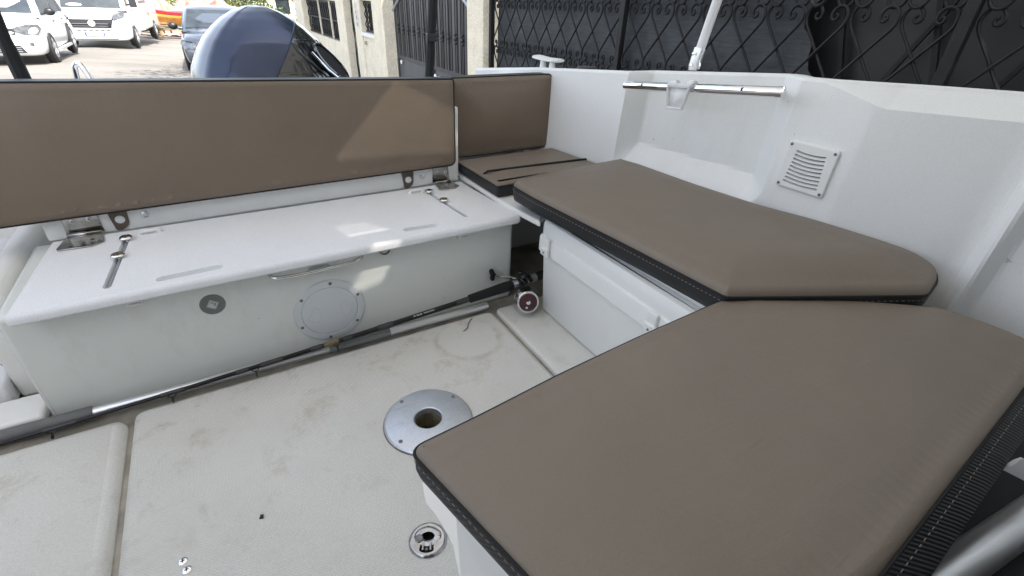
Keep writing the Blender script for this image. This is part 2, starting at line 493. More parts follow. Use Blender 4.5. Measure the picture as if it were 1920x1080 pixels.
# ------------------------------------------------------------------ mesh helpers
class MB:
    def __init__(self):
        self.v, self.f, self.mi = [], [], []
        self.cur = 0
    def add(self, vs, fs):
        o = len(self.v)
        self.v += [tuple(p) for p in vs]
        self.f += [tuple(i + o for i in f) for f in fs]
        self.mi += [self.cur] * len(fs)
        return self
    def box(self, c, s, rot=None):
        hx, hy, hz = s[0] / 2, s[1] / 2, s[2] / 2
        P = [Vector((x, y, z)) for x in (-hx, hx) for y in (-hy, hy) for z in (-hz, hz)]
        if rot is not None:
            P = [rot @ p for p in P]
        c = Vector(c)
        return self.add([c + p for p in P], [(0, 1, 3, 2), (4, 6, 7, 5), (0, 4, 5, 1), (2, 3, 7, 6), (0, 2, 6, 4), (1, 5, 7, 3)])
    def span(self, a, b):
        return self.box([(a[i] + b[i]) / 2 for i in range(3)], [abs(b[i] - a[i]) for i in range(3)])
    def tube(self, pts, r, n=10, cap=True, flat=None):
        pts = [Vector(p) for p in pts]
        k = len(pts)
        rs = r if isinstance(r, (list, tuple)) else [r] * k
        T = []
        for i in range(k):
            a = pts[max(0, i - 1)]
            b = pts[min(k - 1, i + 1)]
            T.append((b - a).normalized() if (b - a).length > 1e-9 else Vector((0, 0, 1)))
        up = Vector((0, 0, 1)) if abs(T[0].z) < .9 else Vector((1, 0, 0))
        N = (up - T[0] * up.dot(T[0])).normalized()
        vs = []
        for i in range(k):
            N = (N - T[i] * N.dot(T[i]))
            N = N.normalized() if N.length > 1e-9 else T[i].orthogonal().normalized()
            B = T[i].cross(N)
            for j in range(n):
                a = 2 * math.pi * (j + .5) / n
                fx, fy = flat if flat else (1, 1)
                vs.append(pts[i] + N * math.cos(a) * rs[i] * fx + B * math.sin(a) * rs[i] * fy)
        fs = []
        for i in range(k - 1):
            for j in range(n):
                j2 = (j + 1) % n
                fs.append((i * n + j, i * n + j2, (i + 1) * n + j2, (i + 1) * n + j))
        if cap:
            fs.append(tuple(range(n))[::-1])
            fs.append(tuple((k - 1) * n + j for j in range(n)))
        return self.add(vs, fs)
    def lathe(self, prof, mat=None, n=32, capb=True, capt=True):
        mat = mat or Matrix()
        vs, fs = [], []
        k = len(prof)
        for (r, z) in prof:
            for j in range(n):
                a = 2 * math.pi * j / n
                vs.append(mat @ Vector((r * math.cos(a), r * math.sin(a), z)))
        for i in range(k - 1):
            for j in range(n):
                j2 = (j + 1) % n
                fs.append((i * n + j, i * n + j2, (i + 1) * n + j2, (i + 1) * n + j))
        if capb:
            fs.append(tuple(range(n))[::-1])
        if capt:
            fs.append(tuple((k - 1) * n + j for j in range(n)))
        return self.add(vs, fs)
    def rings(self, rings, capa=True, capb=True):
        n = len(rings[0])
        vs = [p for r in rings for p in r]
        fs = []
        for i in range(len(rings) - 1):
            for j in range(n):
                j2 = (j + 1) % n
                fs.append((i * n + j, i * n + j2, (i + 1) * n + j2, (i + 1) * n + j))
        if capa:
            fs.append(tuple(range(n))[::-1])
        if capb:
            fs.append(tuple((len(rings) - 1) * n + j for j in range(n)))
        return self.add(vs, fs)
    def prism(self, poly, vec, mat=None):
        mat = mat or Matrix()
        vec = Vector(vec)
        P = [Vector((p[0], p[1], p[2] if len(p) > 2 else 0)) for p in poly]
        return self.rings([[mat @ p for p in P], [mat @ (p + vec) for p in P]])
    def sphere(self, c, r, n=10, m=7):
        r = (r, r, r) if not isinstance(r, (tuple, list)) else r
        c = Vector(c)
        rg = []
        for i in range(m + 1):
            t = math.pi * (i + .02) / (m + .04)
            rg.append([c + Vector((math.sin(t) * math.cos(2 * math.pi * j / n) * r[0], math.sin(t) * math.sin(2 * math.pi * j / n) * r[1], -math.cos(t) * r[2])) for j in range(n)])
        return self.rings(rg)
    def build(self, name, mats, parent=None, smooth=40, bevel=0, seg=2, weld=False):
        me = bpy.data.meshes.new(name)
        me.from_pydata(self.v, [], self.f)
        mats = mats if isinstance(mats, list) else [mats]
        for m_ in mats:
            me.materials.append(M[m_] if isinstance(m_, str) else m_)
        if len(mats) > 1:
            for p, i in zip(me.polygons, self.mi):
                p.material_index = i
        bm = bmesh.new()
        bm.from_mesh(me)
        if weld:
            bmesh.ops.remove_doubles(bm, verts=bm.verts, dist=1e-5)
        bmesh.ops.recalc_face_normals(bm, faces=bm.faces)
        bm.to_mesh(me)
        bm.free()
        if smooth:
            for p in me.polygons:
                p.use_smooth = True
            try:
                me.set_sharp_from_angle(angle=R(smooth))
            except Exception:
                pass
        o = bpy.data.objects.new(name, me)
        COL.objects.link(o)
        if parent is not None:
            o.parent = parent
        if bevel:
            md = o.modifiers.new('bevel', 'BEVEL')
            md.width = bevel
            md.segments = seg
            md.limit_method = 'ANGLE'
            md.angle_limit = R(35)
            md.harden_normals = False
        return o

def empty(name, loc=(0, 0, 0), label=None, cat=None, group=None, rotz=0, kind=None):
    o = bpy.data.objects.new(name, None)
    COL.objects.link(o)
    o.location = loc
    o.rotation_euler = (0, 0, rotz)
    o.empty_display_size = .1
    return tag(o, label, cat, group, kind)

def tag(o, label=None, cat=None, group=None, kind=None):
    if label:
        o['label'] = label
    if cat:
        o['category'] = cat
    if group:
        o['group'] = group
    if kind:
        o['kind'] = kind
    return o

def copy_tree(o, parent=None):
    c = o.copy()
    COL.objects.link(c)
    if parent is not None:
        c.parent = parent
    for ch in [x for x in COL.objects if x.parent == o]:
        copy_tree(ch, c)
    return c

def text_mesh(txt, size, mat, name, parent, mw, depth=.0004):
    cu = bpy.data.curves.new('t', 'FONT')
    cu.body = txt
    cu.size = size
    cu.align_x = 'CENTER'
    cu.align_y = 'CENTER'
    cu.extrude = depth
    to = bpy.data.objects.new('t', cu)
    COL.objects.link(to)
    bpy.context.view_layer.update()
    me = bpy.data.meshes.new_from_object(to.evaluated_get(bpy.context.evaluated_depsgraph_get()))
    bpy.data.objects.remove(to)
    me.materials.clear()
    me.materials.append(M[mat])
    me.transform(mw)
    o = bpy.data.objects.new(name, me)
    COL.objects.link(o)
    if parent is not None:
        o.parent = parent
    return o

def smooth_path(pts, n=8, closed=False):
    pts = [Vector(p) for p in pts]
    out = []
    k = len(pts)
    rng = range(k) if closed else range(k - 1)
    for i in rng:
        if closed:
            p0, p1, p2, p3 = pts[(i - 1) % k], pts[i], pts[(i + 1) % k], pts[(i + 2) % k]
        else:
            p0, p1, p2, p3 = pts[max(0, i - 1)], pts[i], pts[i + 1], pts[min(k - 1, i + 2)]
        for j in range(n):
            t = j / n
            out.append(.5 * ((2 * p1) + (p2 - p0) * t + (2 * p0 - 5 * p1 + 4 * p2 - p3) * t * t + (3 * p1 - p0 - 3 * p2 + p3) * t ** 3))
    if not closed:
        out.append(pts[-1])
    return out

def round_poly(pts, r, n=5):
    """2-D polygon with rounded corners; r a number or a list"""
    k = len(pts)
    rs = r if isinstance(r, (list, tuple)) else [r] * k
    out = []
    for i in range(k):
        p = Vector(pts[i][:2])
        a = Vector(pts[i - 1][:2])
        b = Vector(pts[(i + 1) % k][:2])
        d1, d2 = (a - p), (b - p)
        rr = min(rs[i], d1.length * .48, d2.length * .48)
        if rr < 1e-5:
            out.append(p)
            continue
        s, e = p + d1.normalized() * rr, p + d2.normalized() * rr
        for j in range(n + 1):
            t = j / n
            out.append((1 - t) ** 2 * s + 2 * t * (1 - t) * p + t * t * e)
    return out

def ccw(poly):
    a = sum(poly[i - 1][0] * poly[i][1] - poly[i][0] * poly[i - 1][1] for i in range(len(poly)))
    return poly if a > 0 else poly[::-1]

def resample(poly, step):
    out = []
    k = len(poly)
    for i in range(k):
        a, b = Vector(poly[i]), Vector(poly[(i + 1) % k])
        m = max(1, int(round((b - a).length / step)))
        for j in range(m):
            out.append(a + (b - a) * j / m)
    return out

def inset(poly, d):
    """offset a counter-clockwise 2-D outline inwards by d (small d)"""
    k = len(poly)
    out = []
    for i in range(k):
        a, p, b = poly[i - 1], poly[i], poly[(i + 1) % k]
        t = (b - a)
        if t.length < 1e-9:
            t = Vector((1, 0))
        t.normalize()
        out.append(p + Vector((-t.y, t.x)) * d)
    return out

def ss(x):
    x = max(0., min(1., x))
    return x * x * (3 - 2 * x)

def fill_holes(mb, outer, holes, z):
    """flat face at height z with holes, triangulated"""
    loops = [[Vector((p[0], p[1], 0)) for p in outer]] + [[Vector((p[0], p[1], 0)) for p in h] for h in holes]
    flat = [p for l in loops for p in l]
    tris = tessellate_polygon(loops)
    mb.add([(p.x, p.y, z) for p in flat], [tuple(t) for t in tris])

def circ(c, r, n=40):
    return [Vector((c[0] + r * math.cos(2 * math.pi * i / n), c[1] + r * math.sin(2 * math.pi * i / n))) for i in range(n)]

def disc_at(c, axis):
    return Matrix.Translation(Vector(c)) @ Vector(axis).to_track_quat('Z', 'Y').to_matrix().to_4x4()

# ------------------------------------------------------------------ ground
GP = [(-60, -.68), (9, -.68), (12, -.70), (16.8, -.81), (19.6, -.90), (23.6, -1.01), (27.5, -1.13), (34, -1.32), (45, -1.55), (70, -1.7), (500, -2.2)]
def gz(y):
    for (a, za), (b, zb) in zip(GP, GP[1:]):
        if y <= b:
            return za + (zb - za) * (y - a) / (b - a)
    return GP[-1][1]
def g2(x, y):
    return gz(y) - .07 * max(0, min(6, x + 3)) * ss((y - 9) / 6) * (1 - ss((y - 60) / 60))
mb = MB()
ys = [-60, -20, -5, 2, 6] + [9 + i * .75 for i in range(60)] + [56, 62, 70, 90, 140, 250, 500]
xs = [-300, -100, -40, -20, -10, -5, -3, -2, -1, 0, 1, 2, 3, 5, 10, 20, 40, 100, 300]
mb.add([(x, y, g2(x, y)) for y in ys for x in xs], [(j * len(xs) + i, j * len(xs) + i + 1, (j + 1) * len(xs) + i + 1, (j + 1) * len(xs) + i) for j in range(len(ys) - 1) for i in range(len(xs) - 1)])
tag(mb.build('road', 'road'), kind='structure')

# ------------------------------------------------------------------ motor boat
boat = empty('motorboat', (0, 0, 0), 'white moulded motorboat with open cockpit, stern locker and taupe cushioned benches', 'boat')

def ztop(y):
    P = [(-2.6, .86), (-.3, .80), (.37, .763), (.85, .742), (1.36, .694), (1.82, .655), (2.3, .60)]
    for (a, za), (b, zb) in zip(P, P[1:]):
        if y <= b:
            return za + (zb - za) * (y - a) / (b - a)
    return P[-1][1]

def wall_x(y, z):
    x = 1.20 + (1.64 - y) * .155
    if y < .3:
        x = 1.20 + 1.34 * .155 + (.3 - y) * .02
    x += .05 * (z - .4)
    zt = ztop(y)
    # aft panel stands a little proud, side pocket pressed outwards
    ul = 1 - max(0, min(1, (1.352 - y) / .032))
    ur = 1 - max(0, min(1, (y - .795) / .085))
    ub = 1 - max(0, min(1, (z - .375) / .085))
    r = math.sqrt(ur * ur + ub * ub)
    if y < 1.345 and y > .79:
        q_ = 1 - min(1, r)
        x += .080 * q_ * (1 - ul)
    # vent facet proud of the wall
    if y < .80:
        x -= .10 * (.80 - max(y, .60))
    if y < .60:
        x += min(.13 * (.60 - y), .034)
    # chamfer along the gunwale, growing towards the bow
    wch = .044 * max(0, min(1, (.73 - y) / .15))
    if wch > 0 and z > zt - wch:
        x += (z - (zt - wch)) * 1.15
    # rounded rib and the panel beyond it
    yr = .285 - .05 * (z - .4)
    x -= .026 * math.exp(-((y - yr) / .020) ** 2)
    x += .010 * ss((yr - y) / .03)
    return x

ys = []
y = -2.4
while y < 2.25:
    ys.append(y)
    y += .05 if y < -.1 else .007
N = 84
mb = MB()
vs = []
for y in ys:
    zt = ztop(y)
    wc = max(.008, .044 * max(0, min(1, (.73 - y) / .15)))
    for i in range(N + 1):
        z = -.02 + (zt - wc + .02) * i / (N - 6) if i <= N - 6 else zt - wc + wc * (i - N + 6) / 6
        vs.append((wall_x(y, z), y, z))
n = N + 1
fs = [(j * n + i, j * n + i + 1, (j + 1) * n + i + 1, (j + 1) * n + i) for j in range(len(ys) - 1) for i in range(N)]
# rounded rail, deck cap and outer topside carried on from the same sheet
k0 = len(vs)
prof = [(.004, .006), (.012, .009), (.06, .006), (.165, -.012), (.195, -.03), (.205, -.10), (.16, -.55), (-.05, -.95), (-.35, -1.2)]
m_ = len(prof)
for y in ys:
    zt = ztop(y)
    for dx, dz in prof:
        vs.append((wall_x(y, zt) + dx, y, max(zt + dz, -.45) if dz < -.5 else zt + dz))
for j in range(len(ys) - 1):
    fs.append((j * n + N, k0 + j * m_, k0 + (j + 1) * m_, (j + 1) * n + N))
    for i in range(m_ - 1):
        fs.append((k0 + j * m_ + i, k0 + j * m_ + i + 1, k0 + (j + 1) * m_ + i + 1, k0 + (j + 1) * m_ + i))
mb.add(vs, fs)
side = mb.build('side_wall', 'wall_gelcoat', boat, smooth=15)
# opposite (port) side, outside the frame
mb = MB()
py = [-2.4, -1.5, -.6, .3, 1.0, 1.5, 1.9, 2.25]
prof2 = [(0, -1), (0, 0), (-.01, .006), (-.17, -.01), (-.2, -.1), (-.15, -.55), (.3, -1.2)]
vs = []
for y in py:
    xw = -.98 - (1.64 - y) * .06
    for dx, dz in prof2:
        z = -.02 if dz == -1 else (ztop(y) + dz if dz > -.9 else -.45)
        vs.append((xw + dx, y, z))
k = len(prof2)
mb.add(vs, [(j * k + i, j * k + i + 1, (j + 1) * k + i + 1, (j + 1) * k + i) for j in range(len(py) - 1) for i in range(k - 1)])
mb.build('side_wall', 'wall_gelcoat', boat, smooth=60)
# hull bottom
mb = MB()
mb.add([(-1.1, -2.4, -.3), (1.5, -2.4, -.3), (1.2, 2.0, -.3), (-.9, 2.0, -.3), (.2, -2.4, -.6), (.2, 2.0, -.55)], [(0, 1, 2, 3), (0, 4, 5, 3), (1, 4, 5, 2), (3, 5, 2), (0, 4, 1)])
mb.build('hull_bottom', 'gelcoat', boat)

# cockpit sole: base sheet plus raised moulded panels with rolled edges
mb = MB()
fill_holes(mb, [Vector(p) for p in ((-1.3, -.6), (1.42, -.6), (1.42, 2.1), (-1.3, 2.1))], [circ((.276, .823), .046), circ((.161, .537), .033)], -.018)
mb.build('cockpit_floor', base('grimy_gutter', (.30, .275, .23), .6, var=.35, vscale=14), boat)
def panel(name, poly, mat, rad=.03, z=0., edge=.012, drop=.02, holes=()):
    p = ccw(resample(round_poly(poly, rad), .05))
    mbp = MB()
    rg = [[Vector((q[0], q[1], z - drop)) for q in p]]
    for d, dz in ((0, -edge), (edge * .3, -edge * .3), (edge, 0)):
        rg.append([Vector((q[0], q[1], z + dz)) for q in inset(p, d)])
    mbp.rings(rg, False, not holes)
    if holes:
        fill_holes(mbp, inset(p, edge), holes, z)
        for h in holes:
            mbp.rings([[Vector((q.x, q.y, z)) for q in h], [Vector((q.x, q.y, z - .03)) for q in h]], False, False)
    return mbp.build(name, mat, boat, smooth=50)
panel('floor_hatch', [(-.347, -.5), (.651, -.5), (.651, 1.195), (-.347, 1.195)], 'floor_weave', .03, 0, .016, holes=[circ((.276, .823), .045), circ((.161, .537), .032)])
panel('floor_panel', [(-1.25, -.5), (-.357, -.5), (-.357, 1.185), (-1.25, 1.185)], 'floor_plain', .035, .004, .026)
panel('floor_panel', [(.662, -.5), (1.3, -.5), (1.3, 1.19), (.662, 1.19)], 'floor_plain', .02, 0, .008)
# two small deck screws, one crumb
for (sx, sy) in ((-.243, .715), (-.237, .694)):
    mb = MB()
    mb.lathe([(.0075, 0), (.0078, .001), (.005, .0022)], Matrix.Translation((sx, sy, 0)), 16)
    mb.cur = 1
    mb.box((sx, sy, .0024), (.007, .0016, .0006))
    mb.box((sx, sy, .0027), (.0016, .007, .0006))
    mb.build('deck_screw', ['chrome', 'black'], boat)

# table socket in the deck
mb = MB()
mb.lathe([(.106, .000), (.107, .004), (.103, .008), (.097, .0095), (.036, .0105), (.0335, .009), (.0325, .0), (.032, -.005)], Matrix.Translation((.276, .823, .001)), 64, False, False)
_m = base('scratched_aluminium', (.60, .63, .68), .4, .85, var=.08, vscale=14, grain=.06, gscale=300, rvar=.08)
_nt = _m.node_tree
_b = _nt.nodes['Principled BSDF']
_src = _b.inputs['Base Color'].links[0].from_socket
_sc = ramp(_nt, noise(_nt, 26, 5, .6, mapped(_nt, (.25, 4, 1), (0, 0, .5))), [(.62, (0, 0, 0)), (.70, (.45, .45, .45))])
_nt.links.new(mixc(_nt, _sc, _src, (.30, .29, .27)), _b.inputs['Base Color'])
ts = mb.build('table_socket', _m, boat, smooth=30)
mb = MB()
mb.lathe([(.0345, .0085), (.033, -.02), (.032, -.075)], Matrix.Translation((.276, .823, .001)), 40, False, True)
mb.build('socket_bore', base('dirty_bore', (.16, .14, .085), .7, var=.6, vscale=60), ts, smooth=30)
mb = MB()
_sl = [Vector((.276 + .1075 * math.cos(2 * math.pi * i / 64), .823 + .1075 * math.sin(2 * math.pi * i / 64), .0012)) for i in range(65)]
mb.tube(_sl, .0016, 6, False)
mb.build('sealant_bead', base('dirty_sealant', (.20, .17, .13), .7, var=.4, vscale=40), ts)
for a in (35, 125, 215, 305):
    mb = MB()
    c = (.276 + .092 * math.cos(R(a - 10)), .823 + .092 * math.sin(R(a - 10)), .0105)
    mb.lathe([(.0052, 0), (.0048, .0012), (.003, .0018)], Matrix.Translation(c), 14)
    mb.build('screw', 'dark_steel', ts)

# flush lifting ring latch
LX, LY = .161, .537
mb = MB()
T0 = Matrix.Translation((LX, LY, .0005)) @ Matrix.Rotation(R(-28), 4, 'Z')
outr = [(.0365 * math.cos(a * math.pi / 24), .0365 * math.sin(a * math.pi / 24)) for a in range(48)]
hole = ccw(smooth_path([(-.026, .004), (-.020, .018), (0, .0265), (.020, .018), (.026, .004), (.020, -.006), (.013, -.013), (.013, -.024), (0, -.028), (-.013, -.024), (-.013, -.013), (-.020, -.006)], 4, True))
hole = [Vector((p.x, p.y)) for p in hole]
po = [Vector(p) for p in outr]
rg = [[T0 @ Vector((q.x, q.y, z)) for q in inset(po, d)] for d, z in ((0, 0), (.001, .0025), (.004, .0052), (.0055, .0055))]
mb.rings(rg, False, False)
tmp = MB()
fill_holes(tmp, inset(po, .0055), [hole], .0055)
mb.add([T0 @ Vector(p) for p in tmp.v], tmp.f)
mb.rings([[T0 @ Vector((q.x, q.y, .0055)) for q in hole], [T0 @ Vector((q.x, q.y, -.012)) for q in hole]], False, False)
M['dimmed_chrome'] = base('dimmed_chrome', (.42, .43, .45), .10, 1.0, var=.3, vscale=40, rvar=.06)  # chrome colour darkened against over-bright canopy reflections
latch = mb.build('flush_latch', 'dimmed_chrome', boat, smooth=35)
mb = MB()
mb.add([T0 @ Vector((q.x * 1.05, q.y * 1.05, -.014)) for q in hole], [tuple(range(len(hole)))])
mb.build('latch_recess', 'black', latch)
mb = MB()
ring = [T0 @ Vector((.0185 * math.cos(t), .006 + .0145 * math.sin(t), .0035)) for t in [2 * math.pi * i / 28 for i in range(28)]]
mb.tube(ring + [ring[0]], .0036, 8, False, (.5, 1.75))
mb.tube([T0 @ Vector((-.007, -.007, .0035)), T0 @ Vector((-.0075, -.022, .003))], .0028, 8)
mb.tube([T0 @ Vector((.007, -.007, .0035)), T0 @ Vector((.0075, -.022, .003))], .0028, 8)
mb.build('pull_ring', 'dimmed_chrome', latch, smooth=50)
mb = MB()
mb.lathe([(.008, .001), (.0082, .0062), (.0065, .0072), (.0035, .0066)], T0 @ Matrix.Translation((-.0165, .0, 0)), 20)
mb.build('key_barrel', 'dark_steel', latch)
mb = MB()
mb.sphere(T0 @ Vector((0, -.019, .001)), .0042)
mb.build('catch_pin', 'dark_steel', latch)

# ---- stern locker
LZ = .311
mb = MB()
mb.span((-.512, 1.26, -.02), (.765, 1.66, .283))
locker = mb.build('stern_locker', 'locker_face', boat, bevel=.012, seg=3)
def slot(x0, y0, x1, y1, w, n=6):
    a, b = Vector((x0, y0)), Vector((x1, y1))
    d = (b - a).normalized()
    nrm = Vector((-d.y, d.x))
    out = []
    for c, s in ((a, -1), (b, 1)):
        for i in range(n + 1):
            t = math.pi * (i / n - .5)
            out.append(c + d * s * math.cos(t) * w + nrm * s * math.sin(t) * w)
    return ccw(out)
holes = [slot(-.287, 1.545, -.305, 1.258, .0085, 3), slot(.577, 1.545, .604, 1.285, .0075, 3),
         slot(-.200, 1.247, -.085, 1.2535, .0125), slot(.404, 1.267, .488, 1.261, .0125)]
outer = ccw(resample(round_poly([(-.474, 1.203), (.768, 1.211), (.735, 1.606), (-.457, 1.598)], [.012, .018, .01, .01]), .08))
mb = MB()
rg = [[Vector((q[0], q[1], z)) for q in inset(outer, d)] for d, z in ((.006, LZ - .027), (.001, LZ - .022), (0, LZ - .012), (.003, LZ - .004), (.009, LZ))]
mb.rings(rg, True, False)
fill_holes(mb, inset(outer, .009), [ [p for p in h] for h in holes], LZ)
for h, dp in zip(holes, (.016, .016, .024, .024)):
    lower = inset(h, .0025)
    mb.rings([[Vector((q[0], q[1], LZ)) for q in h], [Vector((q[0], q[1], LZ - .002)) for q in inset(h, .0008)], [Vector((q[0], q[1], LZ - dp)) for q in lower]], False, True)
lid = mb.build('locker_lid', 'lid_gelcoat', boat, smooth=38)
for pts in (((-.287, 1.545), (-.305, 1.258)), ((.577, 1.545), (.604, 1.285))):
    mb = MB()
    a, b = Vector((*pts[0], LZ - .009)), Vector((*pts[1], LZ - .009))
    mb.tube([a, b], .0045, 6, True)
    mb.build('slide_bar', 'alu_grey', lid)
for (sx, sy) in ((-.286, 1.522), (-.295, 1.413), (.578, 1.527), (.591, 1.428)):
    mb = MB()
    mb.lathe([(.004, -.008), (.004, .004), (.0145, .0055), (.0155, .0085), (.013, .0112), (.004, .0108), (.0, .0085)], Matrix.Translation((sx, sy, LZ)), 24)
    mb.cur = 1
    mb.box((sx, sy, LZ + .0108), (.010, .002, .0012))
    mb.box((sx, sy, LZ + .0111), (.002, .010, .0012))
    mb.build('clamp_screw', ['steel', 'dark_steel'], lid)
for (cx, cy, sg) in ((-.236, 1.545, 1), (.537, 1.549, 1)):
    mb = MB()
    mb.tube(smooth_path([(cx - .024, cy - .003, LZ + .002), (cx - .020, cy - .001, LZ + .008), (cx, cy, LZ + .009), (cx + .020, cy + .001, LZ + .008), (cx + .024, cy + .002, LZ + .002)], 5), .0042, 8)
    for s in (-1, 1):
        mb.lathe([(.008, 0), (.008, .003), (.006, .004)], Matrix.Translation((cx + s * .023, cy + s * .002, LZ)), 12)
    mb.build('cord_eye', 'plastic', lid)
# under-lip clips
for cx in (-.27, .577):
    mb = MB()
    mb.box((cx, 1.254, .262), (.034, .012, .014))
    mb.box((cx, 1.247, .268), (.040, .008, .005))
    mb.box((cx + .002, 1.2465, .259), (.022, .004, .006))
    mb.build('lip_clip', 'plastic', locker, bevel=.0015)
# black spring catch
mb = MB()
mb.tube(smooth_path([(.300, 1.256, .271), (.313, 1.254, .268), (.318, 1.252, .259), (.329, 1.25, .255), (.340, 1.252, .260), (.345, 1.254, .269), (.358, 1.256, .272)], 5), .0028, 7)
mb.build('spring_catch', 'dark_steel', locker)
# stainless grab handle
mb = MB()
mb.tube(smooth_path([(.022, 1.262, .268), (.024, 1.245, .262), (.045, 1.232, .258), (.14, 1.228, .258), (.232, 1.230, .262), (.258, 1.243, .266), (.262, 1.262, .270)], 6), .0055, 12)
hd = mb.build('grab_handle', 'steel', locker)
mb = MB()
mb.box((.145, 1.256, .246), (.055, .010, .016))
mb.box((.140, 1.249, .247), (.010, .006, .010))
mb.build('handle_catch', 'alu_satin', hd, bevel=.002)
# round inspection hatch
HC = Vector((.153, 1.26, .108))
Tm = disc_at(HC, (0, -1, 0))
mb = MB()
mb.lathe([(.0985, -.001), (.0985, .003), (.0965, .005), (.080, .0062), (.0785, .0050), (.0785, .002)], Tm, 72, False, False)
hatch = mb.build('inspection_hatch', 'hatch_plastic', locker, smooth=30)
mb = MB()
mb.lathe([(.0785, .0), (.0778, .0048), (.0765, .0062), (.074, .0064)], Tm, 72, False, True)
hl = mb.build('hatch_cover', 'hatch_plastic', hatch, smooth=30)
for s in (-1, 1):
    mb = MB()
    P = round_poly([(s * .070, -.006 + s * .008), (s * .040, .030), (s * .026, .016), (s * .030, -.020), (s * .044, -.030)], .010)
    P = ccw(P)
    rg = [[Tm @ Vector((q.x, q.y, z)) for q in inset(P, d)] for d, z in ((0, .0062), (.002, .0074), (.004, .0072), (.0065, .0055))]
    mb.rings(rg, False, True)
    mb.build('finger_recess', 'hatch_plastic', hl, smooth=50)
for i in range(6):
    a = R(60 * i + 22)
    mb = MB()
    mb.lathe([(.0048, .0), (.0042, .0014), (.002, .0018)], Tm @ Matrix.Translation((.089 * math.cos(a), .089 * math.sin(a), .0052)), 14)
    mb.build('screw', 'dark_steel', hatch)
# sunken round lock badge with pale diamond label
Tb = disc_at((-.121, 1.26, .2085), (0, -1, 0))
mb = MB()
mb.lathe([(.029, .0), (.0288, .0012), (.0265, .0016), (.0255, .0008)], Tb, 40, False, True)
badge = mb.build('round_badge', base('grey_green_resin', (.155, .175, .16), .35, var=.1), locker)
mb = MB()
rt = Matrix.Rotation(R(-32), 4, 'Z')
mb.box((0, 0, 0), (.0215, .0215, .0012))
lb = MB()
lb.v = [Tb @ (rt @ (Vector(p) + Vector((0, 0, .0022)))) for p in mb.v]
lb.f = mb.f
lb.mi = mb.mi
dl = lb.build('diamond_label', 'plate', badge)
mb = MB()
for (c, s) in (((-.002, .0055), (.010, .0008)), ((-.002, .0028), (.008, .0008)), ((.0045, .002), (.0018, .0085)), ((0, .0092), (.0185, .0005)), ((0, -.0092), (.0185, .0005)), ((.0092, 0), (.0005, .0185)), ((-.0092, 0), (.0005, .0185))):
    mb.box((c[0], c[1], .0031), (s[0], s[1], .0004))
mb.v = [Tb @ (rt @ Vector(p)) for p in mb.v]
mb.build('label_print', 'dark_ink', dl)

# ---- backrest board behind the long cushion (leans aft)
BA = .02
def lean(x, up, out=0., y0=1.622, z0=.300):
    """point on the leaning back board: along x, up the board, out towards the bow"""
    return Vector((x, y0 + up * math.sin(BA) - out * math.cos(BA), z0 + up * math.cos(BA) + out * math.sin(BA)))
mb = MB()
P = [(-.468, 0.0), (.735, .004), (.741, .27), (-.46, .275)]
mb.rings([[lean(x, u, 0) for x, u in P], [lean(x, u, -.028) for x, u in P]])
board = mb.build('back_board', 'gelcoat', boat, bevel=.006, seg=3)
def bracket(x0, x1, y0, y1, chamf):
    mbk = MB()
    P = [(x0, .012), (x1, .010), (x1 - .004, .075), (x0 + .004, .075)]
    mbk.rings([[lean(x, u, .0008) for x, u in P], [lean(x, u, .004) for x, u in P]])
    z = LZ + .0006
    Q = [(x0 + .002, y1), (x1, y1 - .002), (x1 + .008, y0 + .02), (x1 - .016, y0), (x0 - .004, y0 + .002), (x0 - .008, y0 + .012)]
    mbk.rings([[Vector((a, b, z)) for a, b in Q], [Vector((a, b, z + .0035)) for a, b in Q]])
    mbk.tube([(x0 + .004, y1 + .004, LZ + .006), (x1 - .004, y1 + .003, LZ + .006)], .0055, 10)
    o = mbk.build('hinge', 'hinge_steel', board, bevel=.0008, seg=1)
    return o
h1 = bracket(-.425, -.343, 1.512, 1.598, 1)
h2 = bracket(.628, .695, 1.528, 1.598, 1)
def screw_on(c, ax, r, parent, mat='dark_steel', name='screw'):
    mbs = MB()
    T = disc_at(c, ax)
    mbs.lathe([(r, 0), (r * .95, r * .25), (r * .6, r * .4)], T, 16)
    mbs.cur = 1
    for s in ((1.1, .22), (.22, 1.1)):
        b = MB()
        b.box((0, 0, r * .40), (r * s[0], r * s[1], r * .12))
        mbs.add([T @ Vector(p) for p in b.v], b.f)
    return mbs.build(name, [mat, 'black'], parent)
AX = Vector((0, -math.cos(BA), math.sin(BA)))
for (x, u) in ((-.402, .048), (-.366, .050), (.645, .048), (.68, .046)):
    screw_on(lean(x, u, .004), AX, .0065, board, 'alu_satin')
for (x, y) in ((-.405, 1.525), (-.36, 1.53), (-.362, 1.555), (.655, 1.54), (.685, 1.545)):
    screw_on((x, y, LZ + .0041), (0, 0, 1), .0045, h1 if x < 0 else h2)
for x in (-.242, .590):
    mb = MB()
    T = disc_at(lean(x, .040, .0), AX)
    mb.lathe([(.0105, 0), (.0095, .003), (.005, .0045), (.0035, .003)], T, 18)
    mb.build('snap_stud', 'alu_satin', board)
for x in (-.303, .535):
    mb = MB()
    P = round_poly([(x - .022, .072), (x + .024, .076), (x + .020, .018), (x - .002, .004), (x - .014, .006)], [.002, .002, .012, .014, .008])
    mb.rings([[lean(q.x, q.y, .001) for q in P], [lean(q.x, q.y, .0035) for q in P]])
    tb = mb.build('strap_tab', 'tan_strap', board)
    mb = MB()
    mb.lathe([(.0115, 0), (.010, .002), (.004, .003)], disc_at(lean(x + .002, .036, .0036), AX), 20)
    mb.build('snap_button', 'plastic', tb)

